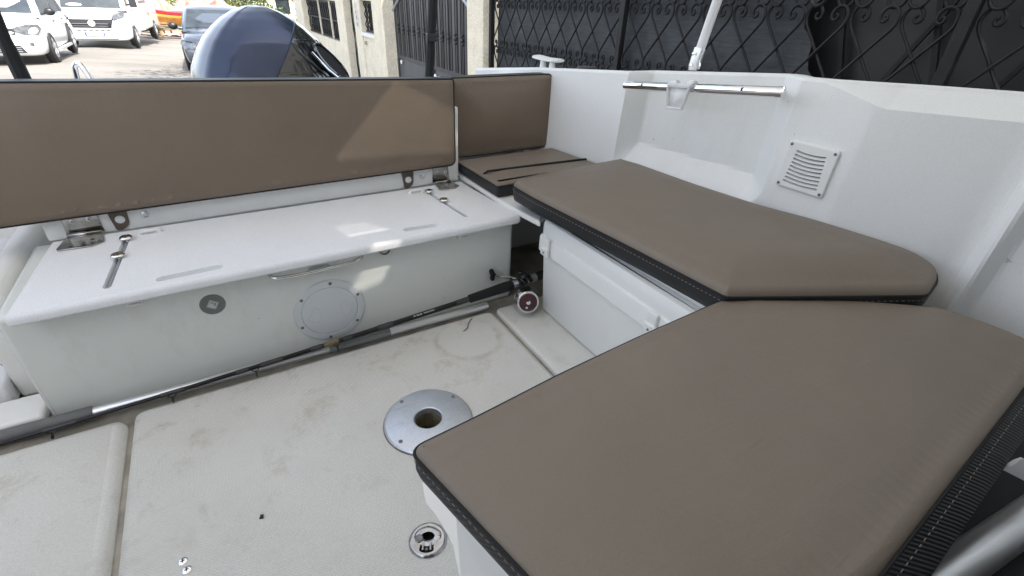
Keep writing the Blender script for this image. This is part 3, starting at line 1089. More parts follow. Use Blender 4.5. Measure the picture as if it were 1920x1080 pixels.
# ---- mouldings to the left of the locker and the transom
mb = MB()
mb.rings([[Vector((x, y, z)) for x, z in ((-.60, -.02), (-.60, .25), (-.585, .275), (-.55, .285), (-.525, .265), (-.515, .20), (-.515, -.02))] for y in (1.40, 2.0)])
mb.build('side_moulding', 'gelcoat', boat, bevel=.012, seg=3)
mb = MB()
mb.rings([[Vector((x, y, z)) for x, z in ((-.515, -.02), (-.515, .22), (-.50, .262), (-.485, .270), (-.485, -.02))] for y in (1.30, 1.66)])
mb.build('drain_channel', 'gelcoat', boat, bevel=.006)
mb = MB()
mb.span((-1.0, 1.58, -.02), (-.605, 2.0, .245))
mb.build('transom_step', 'lid_gelcoat', boat, bevel=.02, seg=3)
mb = MB()
mb.span((-1.0, 1.37, -.02), (-.60, 1.575, .055))
mb.build('transom_step', 'lid_gelcoat', boat, bevel=.015, seg=3)
mb = MB()
mb.span((-1.0, 1.26, -.02), (-.525, 1.365, .012))
mb.build('transom_step', 'gelcoat', boat, bevel=.01, seg=3)
mb = MB()
mb.tube(smooth_path([(-.68, 1.575, .075), (-.655, 1.55, .085), (-.625, 1.52, .07), (-.615, 1.50, .05), (-.62, 1.46, .058)], 5), .0035, 7)
mb.build('mooring_cord', 'black', boat)
mb = MB()
mb.rings([[Vector((x, y, z)) for y, z in ((1.86, -.45), (1.86, .40), (1.90, .60), (1.91, .61), (2.06, .61), (2.08, .60), (2.05, .2), (1.95, -.45))] for x in (-1.0, 1.25)])
mb.build('transom', 'gelcoat', boat, bevel=.012, seg=3)
# chrome grab loop on the transom
mb = MB()
mb.tube(smooth_path([(-.345, 2.02, .60), (-.338, 2.02, .665), (-.330, 2.015, .688), (-.318, 2.01, .688), (-.305, 2.0, .655), (-.29, 1.99, .60)], 6), .0075, 12)
mb.build('grab_loop', 'chrome', boat)

# ---- bench shelf under the side cushions
mb = MB()
mb.rings([[Vector((x, y, z)) for x, y in ((.82, .46), (.81, 1.15), (1.27, 1.15), (1.36, .62), (1.37, .40), (1.30, .33), (1.18, .31), (.92, .43))] for z in (.3335, .347)])
mb.build('bench_shelf', 'gelcoat', boat, bevel=.004)
mb = MB()
mb.rings([[Vector((x, y, z)) for x, y in ((.774, 1.118), (.752, 1.30), (.742, 1.74), (1.24, 1.74), (1.27, 1.155), (.80, 1.150))] for z in (.304, .324)])
shelf = mb.build('corner_bench', 'gelcoat', boat, bevel=.006, seg=3)
mb = MB()
mb.span((.775, 1.60, -.02), (1.25, 1.70, .303))
mb.build('bench_bulkhead', 'gelcoat', boat)
# seat box under the near cushion
mb = MB()
mb.rings([[Vector((x, y, z)) for x, y in P] for z, P in ((-.018, [(.21, .11), (.19, .45), (.20, .475), (.225, .485), (.70, .45), (.82, .44), (1.20, .18), (1.20, .11)]), (.25, [(.22, .11), (.165, .40), (.175, .425), (.20, .435), (.70, .43), (.82, .44), (1.20, .18), (1.20, .11)]), (.335, [(.22, .11), (.155, .40), (.165, .425), (.19, .435), (.70, .43), (.82, .44), (1.20, .18), (1.20, .11)]))])
mb.build('seat_box', 'gelcoat', boat, bevel=.004)
panel('floor_margin', [(.19, .40), (.186, .448), (.199, .505), (.194, .58), (.186, .612), (.199, .668), (.30, .66), (.64, .64), (.64, .40)], 'gelcoat', .01, .0035, .0025, .003)

# ---- added block keeping the gap black, and grey rail at the wheelhouse door
mb = MB()
mb.span((.26, -.30, -.02), (1.34, .105, .215))
dg = mb.build('gap_block', base('gap_black', (.004, .0045, .005), .45, spec=.25, var=.2), boat, bevel=.006)  # made-up black block, put in so the gap beside the cushion stays dark
mb = MB()
a, b = Vector((.44, .029, .262)), Vector((1.12, -.042, .262))
mb.tube([a, b], .026, 20, True, (1, .95))
mb.build('door_rail', 'alu_satin', boat, smooth=40)

# ---- vent, rail, cup frame
def on_wall(y, z, out=0.):
    e = .01
    n_ = Vector((-(1), (wall_x(y + e, z) - wall_x(y - e, z)) / (2 * e), (wall_x(y, z + e) - wall_x(y, z - e)) / (2 * e))).normalized()
    return Vector((wall_x(y, z), y, z)) + n_ * out, n_
vc, vn = on_wall(.697, .537, .0)
zx = Vector((0, -1, 0))
zx = (zx - vn * zx.dot(vn)).normalized()
zy = vn.cross(zx).normalized()
if zy.z < 0:
    zy = -zy
TV = Matrix((( zx.x, zy.x, vn.x, vc.x), (zx.y, zy.y, vn.y, vc.y), (zx.z, zy.z, vn.z, vc.z), (0, 0, 0, 1)))
outer = ccw(round_poly([(-.066, -.0625), (.066, -.0625), (.066, .0625), (-.066, .0625)], .009))
sl = []
for i in range(9):
    yy = -.043 + i * .0103
    w = .047 - .001 * i
    bow = .004
    top = [Vector((-w + 2 * w * t / 8, yy + .0024 - bow * (1 - (2 * t / 8 - 1) ** 2) * 1.0)) for t in range(9)]
    bot = [Vector((w - 2 * w * t / 8, yy - .0030 - bow * (1 - (1 - 2 * t / 8) ** 2) * 1.0)) for t in range(9)]
    sl.append(ccw(bot + top))
mb = MB()
rg = [[TV @ Vector((q.x, q.y, z)) for q in inset(outer, d)] for d, z in ((0, -.002), (0, .006), (.002, .0085), (.004, .009))]
mb.rings(rg, False, False)
tmp = MB()
fill_holes(tmp, inset(outer, .004), sl, .009)
mb.add([TV @ Vector(p) for p in tmp.v], tmp.f)
for h in sl:
    mb.rings([[TV @ Vector((q.x, q.y, .009)) for q in h], [TV @ Vector((q.x, q.y + .003, .001)) for q in h]], False, False)
vent = mb.build('vent_grille', 'plastic', boat, smooth=30)
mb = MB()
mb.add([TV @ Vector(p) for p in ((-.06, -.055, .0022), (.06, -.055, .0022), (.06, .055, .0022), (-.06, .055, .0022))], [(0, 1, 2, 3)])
mb.build('vent_slot_shade', base('vent_shadow_grey', (.07, .072, .075), .7, var=.1), vent)  # flat dark sheet standing in for the shade behind the slats
for sx in (-1, 1):
    for sy in (-1, 1):
        screw_on(TV @ Vector((sx * .0575, sy * .0535, .009)), vn, .0042, vent)

RA, RB = Vector((1.205, 1.300, .667)), Vector((1.278, .792, .719))
mb = MB()
rv = (RB - RA)
mb.tube([RA, RA + rv * .004, RA + rv * .99, RB], [.0125, .0138, .0138, .0138], 20)
rail = mb.build('hand_rail', 'chrome', boat, smooth=50)
mb = MB()
mb.tube([RB - rv * .022, RB + rv * .006, RB + rv * .012], [.0146, .0146, .010], 20)
mb.build('rail_end_cap', 'steel', rail)
for t in (.15, .80):
    p = RA + rv * t
    mb = MB()
    d = (Vector((0, 0, .9)) - p).normalized()
    d = (Vector((-.85, -.25, .3))).normalized()
    mb.lathe([(.0052, .0118), (.0052, .0139)], disc_at(p, d), 14)
    mb.build('rail_hole', 'black_deep', rail)
for t in (.22, .85):
    p = RA + rv * t
    q, _ = on_wall(p.y, p.z - .012, -.002)
    mb = MB()
    mb.tube([p + Vector((.006, 0, -.006)), q], .009, 12)
    mb.build('rail_standoff', 'plastic', rail)
# clear bracket hooked over the rail
cup = empty('rod_holder', (1.235, 1.085, .63), 'frosted clear plastic rod holder bracket hooked over the chrome hand rail', 'rod holder')
cm = Matrix.Translation(-Vector((1.235, 1.085, .63)))
dirr = rv.normalized()
pc = RA + rv * .43
def cp(a, dx, z):
    return cm @ (pc + dirr * a + Vector((dx, 0, z)))
mb = MB()
for s in (-1, 1):
    mb.tube([cp(s * .038, -.017, .010), cp(s * .026, -.020, -.058)], [.0085, .0065], 6, True, (1.0, .45))
mb.tube([cp(-.027, -.020, -.057), cp(.027, -.020, -.057)], .0045, 6)
mb.tube([cp(-.042, -.017, .008), cp(.042, -.017, .008)], .006, 6, True, (1.3, .6))
mb.build('holder_frame', 'frosted', cup, bevel=.001)
for s in (-.03, .03):
    mb = MB()
    mb.tube(smooth_path([cp(s, -.019, .004), cp(s, -.010, .019), cp(s, .008, .019), cp(s, .017, .003), cp(s, .012, -.014)], 5), .006, 6, True, (.45, 1.6))
    mb.build('hook', 'frosted', cup)
mb = MB()
mb.add([cp(-.034, -.013, .002), cp(.034, -.013, .002), cp(.024, -.016, -.056), cp(-.024, -.016, -.056)], [(0, 1, 2, 3)])
sol = mb.build('back_plate', 'frosted', cup)
sm_ = sol.modifiers.new('thick', 'SOLIDIFY')
sm_.thickness = .002

# mooring cleat, filler cap, bimini leg foot on the side deck
def deckz(y, dx):
    return ztop(y) + (.006 if dx < .1 else -.005)
mb = MB()
yc = 1.945
xc = wall_x(yc, ztop(yc)) + .16
for s in (-1, 1):
    mb.tube([(xc, yc + s * .035, deckz(yc, .16) - .002), (xc, yc + s * .037, deckz(yc, .16) + .035)], [.016, .012], 12)
mb.tube(smooth_path([(xc, yc - .10, deckz(yc, .16) + .047), (xc, yc - .06, deckz(yc, .16) + .045), (xc, yc, deckz(yc, .16) + .043), (xc, yc + .06, deckz(yc, .16) + .045), (xc, yc + .10, deckz(yc, .16) + .047)], 5), [.010] * 3 + [.018] * 15 + [.010] * 3, 12, True, (.5, 1.9))
mb.build('mooring_cleat', 'plastic', boat, smooth=50)
mb = MB()
yc = 1.70
xc = wall_x(yc, ztop(yc)) + .15
mb.lathe([(.055, -.002), (.055, .008), (.045, .012), (.038, .020), (.01, .022)], Matrix.Translation((xc, yc, deckz(yc, .16) - .004)), 28)
mb.build('filler_cap', 'black', boat)

# ---- wheelhouse behind the camera (its roof shades the cockpit)
mb = MB()
mb.rings([[Vector((x, y, z)) for x, z in ((-.95, 1.86), (-.8, 1.95), (1.62, 1.95), (1.84, 1.86), (1.84, 1.83), (-.95, 1.83))] for y in (-2.5, -.33)])
mb.build('wheelhouse_roof', 'gelcoat', boat, bevel=.02)
mb = MB()
for x in (-.80, 1.22):
    mb.span((x - .02, -2.4, .7), (x + .02, -.40, 1.0))
    for y in (-2.35, -1.4, -.45):
        mb.span((x - .02, y - .05, 1.0), (x + .02, y + .05, 1.83))
mb.span((-.8, -2.42, .7), (1.22, -2.38, 1.1))
mb.build('wheelhouse_side', 'gelcoat', boat)
for x in (-.80, 1.22):
    mb = MB()
    mb.span((x - .004, -2.3, 1.0), (x + .004, -.5, 1.83))
    mb.build('wheelhouse_window', 'tinted', boat)

mb = MB()
mb.span((-.95, -.42, -.3), (-.70, -.38, 1.83))
mb.span((1.25, -.42, -.3), (1.70, -.38, 1.83))
mb.span((-.70, -.42, 1.70), (1.25, -.38, 1.83))
mb.build('wheelhouse_bulkhead', 'gelcoat', boat)
mb = MB()
mb.span((-.70, -.41, -.3), (1.25, -.39, 1.70))
mb.build('wheelhouse_door', 'tinted', boat)

# ------------------------------------------------------------------ bimini top over the cockpit
bim = empty('bimini_top', (.2, 1.0, 1.8), 'bimini awning over the cockpit, held by a white leg tube and black straps', 'awning')
def B(p):
    return Vector(p) - Vector((.2, 1.0, 1.8))
mb = MB()
patch_panes = [[(.655, .615), (1.09, .615), (1.09, .69), (.815, .770)], [(.61, .32), (.632, .24), (.745, .245), (.70, .32)], [(.645, .105), (.735, .120), (.755, .160), (.685, .172)]]  # made-up panes, shaped to throw sun patches on backrest, lid and locker
xs = [-.85 + i * .06 for i in range(38)]
ysb = [-.36 + i * .06 for i in range(40)]
def inpoly(x, y, P):
    c = False
    for i in range(len(P)):
        (x1, y1), (x2, y2) = P[i - 1], P[i]
        if (y1 > y) != (y2 > y) and x < (x2 - x1) * (y - y1) / (y2 - y1) + x1:
            c = not c
    return c
def bz(x, y):
    return 1.78 + .10 * math.cos((x - .35) / 1.35 * 1.35) + .05 * math.cos((y - .9) * 1.25)
outl = [Vector(p) for p in ((-.95, -.36), (1.85, -.36), (1.85, 1.98), (-.95, 1.98))]
loops = [outl] + [[Vector(p) for p in w] for w in patch_panes]
tmp = MB()
fill_holes(tmp, loops[0], loops[1:], 0)
bmx = bmesh.new()
bv = [bmx.verts.new((p[0], p[1], 0)) for p in tmp.v]
for f in tmp.f:
    try:
        bmx.faces.new([bv[i] for i in f])
    except ValueError:
        pass
for _ in range(3):
    bmesh.ops.subdivide_edges(bmx, edges=[e for e in bmx.edges if e.calc_length() > .12], cuts=1, use_grid_fill=True)
bmesh.ops.triangulate(bmx, faces=bmx.faces)
for v in bmx.verts:
    v.co = B((v.co.x, v.co.y, bz(v.co.x, v.co.y)))
me = bpy.data.meshes.new('canopy')
bmx.to_mesh(me)
bmx.free()
me.materials.append(M['canvas'])
can = bpy.data.objects.new('canopy', me)
COL.objects.link(can)
can.parent = bim
for wi, w in enumerate(patch_panes):
    mb = MB()
    mb.add([B((x, y, bz(x, y) + .003)) for x, y in w], [tuple(range(4))])
    mb.build('sun_patch_pane', ('patch_film', 'dim_patch_film', 'bright_patch_film')[wi], bim)  # added pane that lets one sun patch through
# leg: white tube with grey end fitting, foot on the side deck
yL = 1.262
xL = wall_x(yL, ztop(yL)) + .115
foot = Vector((xL, yL, ztop(yL) - .008))
mb = MB()
mb.tube([B(foot + Vector((.01, -.005, .062))), B(foot + Vector((.075, -.05, .60))), B((1.38, 1.0, 1.80))], .0155, 16)
mb.build('frame_tube', 'white_tube', bim)
mb = MB()
mb.tube(smooth_path([B((1.38, 1.0, 1.80)), B((1.1, 1.0, 1.90)), B((.2, 1.0, 1.92)), B((-.7, 1.0, 1.90)), B((-.95, 1.0, 1.80))], 6), .0155, 12)
mb.tube([B((-.95, 1.0, 1.80)), B((-1.02, 1.25, .70))], .0155, 12)
mb.build('frame_tube', 'white_tube', bim)
mb = MB()
mb.tube([B(foot + Vector((.002, 0, .012))), B(foot + Vector((.004, -.002, .03))), B(foot + Vector((.012, -.006, .085)))], [.014, .019, .020], 14, True, (.75, 1.1))
mb.cur = 1
mb.lathe([(.034, -.004), (.034, .006), (.024, .012), (.012, .016)], Matrix.Translation(B(foot)), 20)
mb.cur = 2
for dz in (.032, .068):
    mb.lathe([(.0055, 0), (.005, .003), (.002, .004)], disc_at(B(foot + Vector((-.013, -.004, dz))), (-1, -.3, .1)), 12)
mb.tube(smooth_path([B(foot + Vector((.0, -.022, .018))), B(foot + Vector((-.002, -.032, .030))), B(foot + Vector((0, -.026, .046))), B(foot + Vector((.004, -.016, .050)))], 5), .0025, 6)
mb.build('tube_foot', ['alu_satin', 'black', 'steel'], bim, smooth=50)
# black straps from the transom up to the canopy
for (xb, xt) in ((-.445, -.47), (.763, .900)):
    mb = MB()
    pts, rr = [], []
    for i in range(24):
        t = i / 23
        z = .60 + t * 1.24
        pts.append(B((xb + (xt - xb) * t * (1 if xb > 0 else 1), 1.95, z)))
        rr.append(.0195 * (1 - .42 * math.exp(-((z - .745) / .018) ** 2)))
    mb.tube(pts, rr, 8, True, (.95, .95) if xb < 0 else (.9, .9))
    st = mb.build('strap', 'webbing', bim)
    if xb > 0:
        mb = MB()
        mb.box(B((.775, 1.94, .765)), (.034, .022, .03))
        mb.build('strap_buckle', 'black', st, bevel=.003)

# ------------------------------------------------------------------ cushions
def cushion(name, outline, thick, mw, label, mats=('vinyl', 'black_vinyl'), cat='cushion', rad=.03, stitch=False, group=None, crown=.008, rollr=.022, origin=None, puff=0.0, flare=None):
    """outline in local x,y; local z = outward normal; z=0 is the top seam"""
    P = ccw(resample(round_poly(outline, rad, 6), .02))
    root = empty(name, origin or (mw @ Vector((P[0].x, P[0].y, -thick))), label, cat, group)
    W = Matrix.Translation(-root.location) @ mw
    cx = sum(p.x for p in P) / len(P)
    cy = sum(p.y for p in P) / len(P)
    mb1 = MB()
    fl = flare or (lambda q: Vector((0, 0, 0)))
    rg = [[W @ (Vector((q.x, q.y, z)) + fl(o_) * (-z / thick)) for q, o_ in zip(inset(P, d), P)] for d, z in ((.012, -thick), (.003, -thick + .006), (-.001, -thick * .55), (0, -.002))]
    mb1.rings(rg, True, False)
    # top surface: rolled edge then a gently crowned, tessellated field
    prof = [(0, -.002), (.002, rollr * .25), (.006, rollr * .48), (.011, rollr * .64), (.016, rollr * .74)]
    rg = [[W @ Vector((q.x, q.y, z)) for q in inset(P, d)] for d, z in prof]
    mb2 = MB()
    mb2.rings(rg, False, False)
    inner = inset(P, .016)
    tmp = MB()
    fill_holes(tmp, inner, [], rollr * .74)
    bmz = bmesh.new()
    bvv = [bmz.verts.new(p) for p in tmp.v]
    for f in tmp.f:
        try:
            bmz.faces.new([bvv[i] for i in f])
        except ValueError:
            pass
    for _ in range(5):
        bmesh.ops.subdivide_edges(bmz, edges=[e for e in bmz.edges if e.calc_length() > .03 and not e.is_boundary], cuts=1)
        bmesh.ops.triangulate(bmz, faces=bmz.faces)
    bmesh.ops.beautify_fill(bmz, faces=bmz.faces, edges=[e for e in bmz.edges if not e.is_boundary])
    bmz.verts.ensure_lookup_table()
    for v in bmz.verts:
        if v.is_boundary:
            continue
        dm = min((Vector((v.co.x, v.co.y)) - q).length for q in inner)
        v.co.z += rollr * .26 * ss(dm / .05) + crown * ss(dm / .12) + puff * math.sin(v.co.x * 9 + 1) * math.sin(v.co.y * 11) * ss(dm / .1)
    bmz.verts.index_update()
    mb2.add([W @ v.co for v in bmz.verts], [tuple(v.index for v in f.verts) for f in bmz.faces])
    bmz.free()
    mb1.build('side_band', mats[1], root, smooth=45)
    mb2.build('cover', mats[0], root, smooth=60, weld=True)
    mb3 = MB()
    loop = [W @ Vector((q.x, q.y, .0)) for q in inset(P, -.0005)]
    mb3.tube(loop + [loop[0]], .0026, 6, False)
    mb3.build('piping', 'webbing', root)
    if stitch:
        mb4 = MB()
        L = resample(inset(P, -.0016), .0058)
        for i in range(0, len(L) - 1, 2):
            mb4.tube([W @ (Vector((L[i].x, L[i].y, -.011)) + fl(L[i]) * (.0115 / thick)), W @ (Vector((L[i + 1].x, L[i + 1].y, -.0112)) + fl(L[i + 1]) * (.0115 / thick))], .0007, 4)
        mb4.build('stitching', 'thread', root)
    return root

def zmat(z):
    return Matrix.Translation((0, 0, z))
# near cushion
near = cushion('bench_cushion', [(.118, .440), (.172, .217), (.215, .035), (.499, .037), (1.03, .078), (1.222, .095), (1.224, .155), (1.222, .200), (1.200, .268), (1.151, .307), (1.027, .393), (.929, .462), (.872, .500), (.797, .499), (.57, .485), (.382, .469), (.227, .450)],
        .050, zmat(.378), 'large taupe vinyl bench cushion nearest the camera with black ribbed sides', mats=('vinyl', 'band'), rad=[.022, .02, .03, .02, .02, .02, .02, .02, .02, .02, .02, .03, .012, .02, .02, .02, .03], stitch=True, puff=.0022, crown=.007, rollr=.016, flare=lambda q: Vector((.010, -.042, 0)) * ss((.135 - q.y) / .05))
mb = MB()
mb.tube([Vector((.90, .030, .335)) - near.location, Vector((.925, .002, .322)) - near.location], .011, 8, True, (1.5, .35))
mb.build('pull_tab', 'plastic', near)
# side cushion
cushion('bench_cushion', [(.748, 1.262), (.823, 1.279), (1.028, 1.297), (1.240, 1.312), (1.262, 1.226), (1.275, .997), (1.303, .779), (1.350, .621), (1.372, .48), (1.375, .396), (1.342, .335), (1.282, .310), (1.197, .292), (.942, .416), (.803, .485), (.787, .72), (.771, .902), (.751, 1.131)],
        .050, zmat(.399), 'long taupe vinyl side bench cushion between the cool box and the white wall', rad=[.035, .02, .02, .008, .01, .02, .02, .02, .02, .03, .03, .02, .02, .02, .01, .02, .02, .03], stitch=True, puff=.004, crown=.014, rollr=.026)
# small corner seat cushion with two black cross seams
cc = cushion('bench_cushion', [(.748, 1.345), (.742, 1.655), (1.185, 1.668), (1.225, 1.372)], .042, zmat(.366), 'small taupe corner seat cushion below the short backrest, with black cross piping', rad=.012, crown=.004, rollr=.014)
mb = MB()
mb.tube(smooth_path([Vector(p) - cc.location for p in ((.757, 1.462, .374), (.768, 1.457, .3825), (.79, 1.456, .3848), (.99, 1.447, .3856), (1.165, 1.440, .3850), (1.19, 1.440, .3825))], 4), .0038, 8)
mb.build('cross_piping', 'webbing', cc)
# long backrest
TBk = Matrix(((1, 0, 0, 0), (0, math.sin(BA), -math.cos(BA), 0), (0, math.cos(BA), math.sin(BA), 0), (0, 0, 0, 1)))
TB = Matrix.Translation((0, 1.592, .366)) @ TBk
cushion('backrest_cushion', [(-.62, .000), (.708, .012), (.712, .299), (-.62, .338)], .105, TB, 'long taupe backrest cushion across the stern above the white locker', mats=('vinyl_shaded', 'black_vinyl'), cat='cushion', rad=[.012, .022, .008, .01], crown=.005, rollr=.008, puff=.002)
# short backrest in the corner
TB2 = Matrix.Translation((0, 1.722, .352)) @ TBk
cushion('backrest_cushion', [(.772, .010), (1.216, .012), (1.200, .298), (.756, .297)], .105, TB2, 'short taupe backrest cushion in the stern corner beside the white side wall', mats=('vinyl_shaded', 'black_vinyl'), cat='cushion', rad=[.012, .012, .02, .01], crown=.006, rollr=.012, puff=.002)

# ------------------------------------------------------------------ cool box under the side bench
cool = empty('cool_box', (1.0, .80, 0), 'white plastic cool box with moulded latches pushed under the side bench', 'cool box')
O_ = Vector((1.0, .80, 0))
mb = MB()
mb.rings([[Vector((x, y, z)) - O_ for x, y in round_poly([(.800 - i, .44 - i), (1.20, .44 - i), (1.20, 1.118 + i), (.800 - i, 1.118 + i)], .018)] for z, i in ((0.002, -.006), (.010, 0), (.228, .008))])
mb.build('body', 'cool_plastic', cool, smooth=40, bevel=.003)
mb = MB()
base_o = ccw(round_poly([(.779, .43), (1.215, .43), (1.215, 1.136), (.779, 1.136)], .02))
mb.rings([[Vector((q.x, q.y, z)) - O_ for q in inset(base_o, d)] for d, z in ((.004, .224), (0, .228), (.001, .270), (.003, .277), (.010, .281), (.010, .300), (.011, .316), (.016, .326), (.030, .331))])
mb.build('lid', 'cool_plastic', cool, smooth=40)
for y in (1.078, .628):
    mb = MB()
    c = Vector((.775, y, .256)) - O_
    mb.box(c + Vector((0, 0, .012)), (.010, .030, .034))
    mb.box(c + Vector((-.004, 0, -.014)), (.012, .036, .026))
    mb.box(c + Vector((-.009, 0, -.006)), (.006, .020, .010))
    lt = mb.build('latch', 'cool_plastic', cool, bevel=.003)
    mb = MB()
    mb.lathe([(.0035, 0), (.003, .0015)], disc_at(c + Vector((-.0102, 0, -.016)), (-1, 0, 0)), 10)
    mb.build('pin', 'dark_steel', lt)

# ------------------------------------------------------------------ fishing rod and pole on the deck
RO = Vector((.1, 1.2, 0))
rod = empty('fishing_rod', RO, 'black trolling fishing rod with burgundy reel lying along the locker foot', 'fishing rod')
rA, rB = Vector((-.640, 1.205, .004)), Vector((.905, 1.186, .092))
def rp(x):
    t = (x - rA.x) / (rB.x - rA.x)
    sag = -.010 * math.sin(math.pi * max(0, min(1, t)))
    return rA + (rB - rA) * t + Vector((0, 0, sag)) - RO
mb = MB()
xs = [-.64, -.4, -.2, 0, .15, .3, .45, .58]
mb.tube([rp(x) for x in xs], [.0034, .0044, .0054, .0064, .0072, .0079, .0084, .0087], 12)
mb.build('blank', base('black_rod_blank', (.005, .005, .006), .3, spec=.35, var=.2), rod)
mb = MB()
mb.tube([rp(x) for x in (.563, .568, .60, .70, .722, .728)], [.009, .0135, .0145, .0175, .0165, .012], 18)
mb.build('fore_grip', 'foam', rod)
mb = MB()
mb.tube([rp(.722), rp(.745)], .0125, 16)
rs = mb.build('reel_seat', 'alu_satin', rod)
mb = MB()
mb.tube([rp(.80), rp(.818)], .0145, 16)
mb.build('locking_ring', 'alu_satin', rod)
mb = MB()
mb.tube([rp(x) for x in (.74, .77, .80, .825, .85, .905)], [.012, .013, .012, .0145, .0155, .015], 16)
mb.build('butt_grip', 'black', rod)
for (a, b, r) in ((.520, .563, .0096), (.268, .312, .0092), (.165, .190, .0083), (.075, .105, .0078), (-.055, .000, .0070), (-.115, -.085, .0066), (-.285, -.235, .0058), (-.515, -.455, .0050)):
    mb = MB()
    mb.tube([rp(a), rp(b)], r, 12)
    mb.build('thread_wrap', base('grey_wrap', (.032, .032, .035), .4, var=.25, vscale=60), rod)
mb = MB()
mb.tube([rp(.112), rp(.152)], .0080, 12)
mb.build('gold_wrap', base('gold_wrap', (.16, .12, .06), .4, var=.25, vscale=60), rod)
for (x, rr) in ((.142, .010), (-.070, .0085), (-.262, .0075), (-.500, .006)):
    mb = MB()
    p = rp(x)
    dn = Vector((.05, -.85, -.30)).normalized()
    sx = Vector((1, 0, .05))
    tip = p + dn * (.014 + rr)
    mb.tube([p + sx * .012 + dn * .003, p + dn * .016 + sx * .002, tip], .0014, 6)
    mb.tube([p - sx * .012 + dn * .003, p + dn * .016 - sx * .001, tip], .0014, 6)
    ringp = [tip + Vector((math.cos(t) * .3, math.sin(t) * .75, -.0)) * 0 + (dn * math.cos(t) + Vector((0, .30, -.85)).normalized() * math.sin(t)) * rr for t in [2 * math.pi * i / 16 for i in range(17)]]
    mb.tube(ringp, .0017, 6, False)
    mb.build('line_guide', 'black', rod)
bx = rp(.44)
tdir = (rp(.5) - rp(.38)).normalized()
nrm = Vector((-.25, -.75, .60))
nrm = (nrm - tdir * nrm.dot(tdir)).normalized()
up_ = nrm.cross(tdir)
TX = Matrix(((tdir.x, up_.x, nrm.x, 0), (tdir.y, up_.y, nrm.y, 0), (tdir.z, up_.z, nrm.z, 0), (0, 0, 0, 1)))
text_mesh('20-30LBS  TROLLING', .0075, 'white_ink', 'lettering', rod, Matrix.Translation(bx + nrm * .0088 + Vector((-.03, 0, 0))) @ TX, .0002)
# reel
RC = Vector((.741, 1.118, .050)) - RO
ax = Vector((-.30, -.86, .30)).normalized()
TR = disc_at(RC, ax)
mb = MB()
mb.lathe([(.0355, .012), (.0368, .015), (.0368, .021), (.0345, .0235), (.0305, .0235), (.030, .022)], TR, 40, True, False)
mb.lathe([(.0355, -.024), (.0365, -.026), (.0365, -.033), (.033, -.036)], TR, 40, True, True)
reel = mb.build('reel', 'steel', rod, smooth=35)
mb = MB()
mb.lathe([(.0305, .0205), (.030, .0232), (.012, .0242)], TR, 40, True, True)
mb.build('side_plate', 'burgundy', reel, smooth=30)
mb = MB()
mb.lathe([(.0075, .024), (.007, .0275), (.004, .0285)], TR, 18)
mb.build('bearing_cap', 'chrome', reel)
mb = MB()
mb.lathe([(.0042, .0235), (.004, .0265), (.002, .027)], TR @ Matrix.Translation((-.006, -.0165, .0)), 12)
mb.build('plate_screw', 'chrome', reel)
for a in range(5):
    mb = MB()
    t = R(72 * a + 20)
    mb.lathe([(.002, .0235), (.0018, .0245)], TR @ Matrix.Translation((.0325 * math.cos(t), .0325 * math.sin(t), 0)), 8)
    mb.build('rim_screw', 'chrome', reel)
mb = MB()
mb.lathe([(.028, -.024), (.028, -.021), (.019, -.018), (.019, .006), (.028, .009), (.028, .013)], TR, 30)
mb.build('spool', 'line', reel)
mb = MB()
for a in (60, 150, 200, 300, 340):
    t = R(a)
    p = Vector((.033 * math.cos(t), .033 * math.sin(t), -.028))
    mb.tube([TR @ p, TR @ (p + Vector((0, 0, .042)))], .0032, 8)
mb.box(TR @ Vector((.0, .036, -.006)), (.03, .02, .012))
mb.build('frame_pillar', 'black', reel)
mb = MB()
mb.tube(smooth_path([RC + Vector((.03, .055, .045)), RC + Vector((.035, .070, .058)), RC + Vector((.012, .078, .066)), rp(.775) + Vector((.0, .0, .014))], 5), .0042, 8)
mb.sphere(rp(.772) + Vector((0, -.004, .016)), (.020, .012, .014), 12, 8)
mb.tube([RC + Vector((.0, .035, .03)), rp(.76) + Vector((0, -.006, -.006))], .010, 10)
mb.build('reel_foot', 'black', reel)
mb = MB()
for (a, b) in (((.752, -.012, .018), (.766, -.016, .000)), ((.772, -.014, .02), (.78, -.018, .0)), ((.79, -.012, .022), (.797, -.016, .002))):
    mb.tube([rp(a[0]) + Vector((0, a[1], a[2])), rp(b[0]) + Vector((0, b[1], b[2]))], .0018, 6)
mb.build('clamp', 'chrome', reel)
KN = Vector((.682, 1.245, .100)) - RO
mb = MB()
mb.tube(smooth_path([rp(.755) + Vector((.0, .012, .012)), rp(.735) + Vector((-.0, .018, .016)), KN + Vector((.022, -.006, -.010)), KN + Vector((.006, -.004, .002))], 5), .0048, 8, True, (.8, 1.2))
crank = mb.build('crank', 'steel', reel)
mb = MB()
mb.tube([KN + Vector((-.0, 0, -.022)), KN + Vector((-.002, 0, -.016)), KN, KN + Vector((-.006, 0, .016)), KN + Vector((-.007, 0, .022))], [.0045, .0085, .0088, .0085, .004], 14)
mb.build('crank_knob', 'foam', crank)

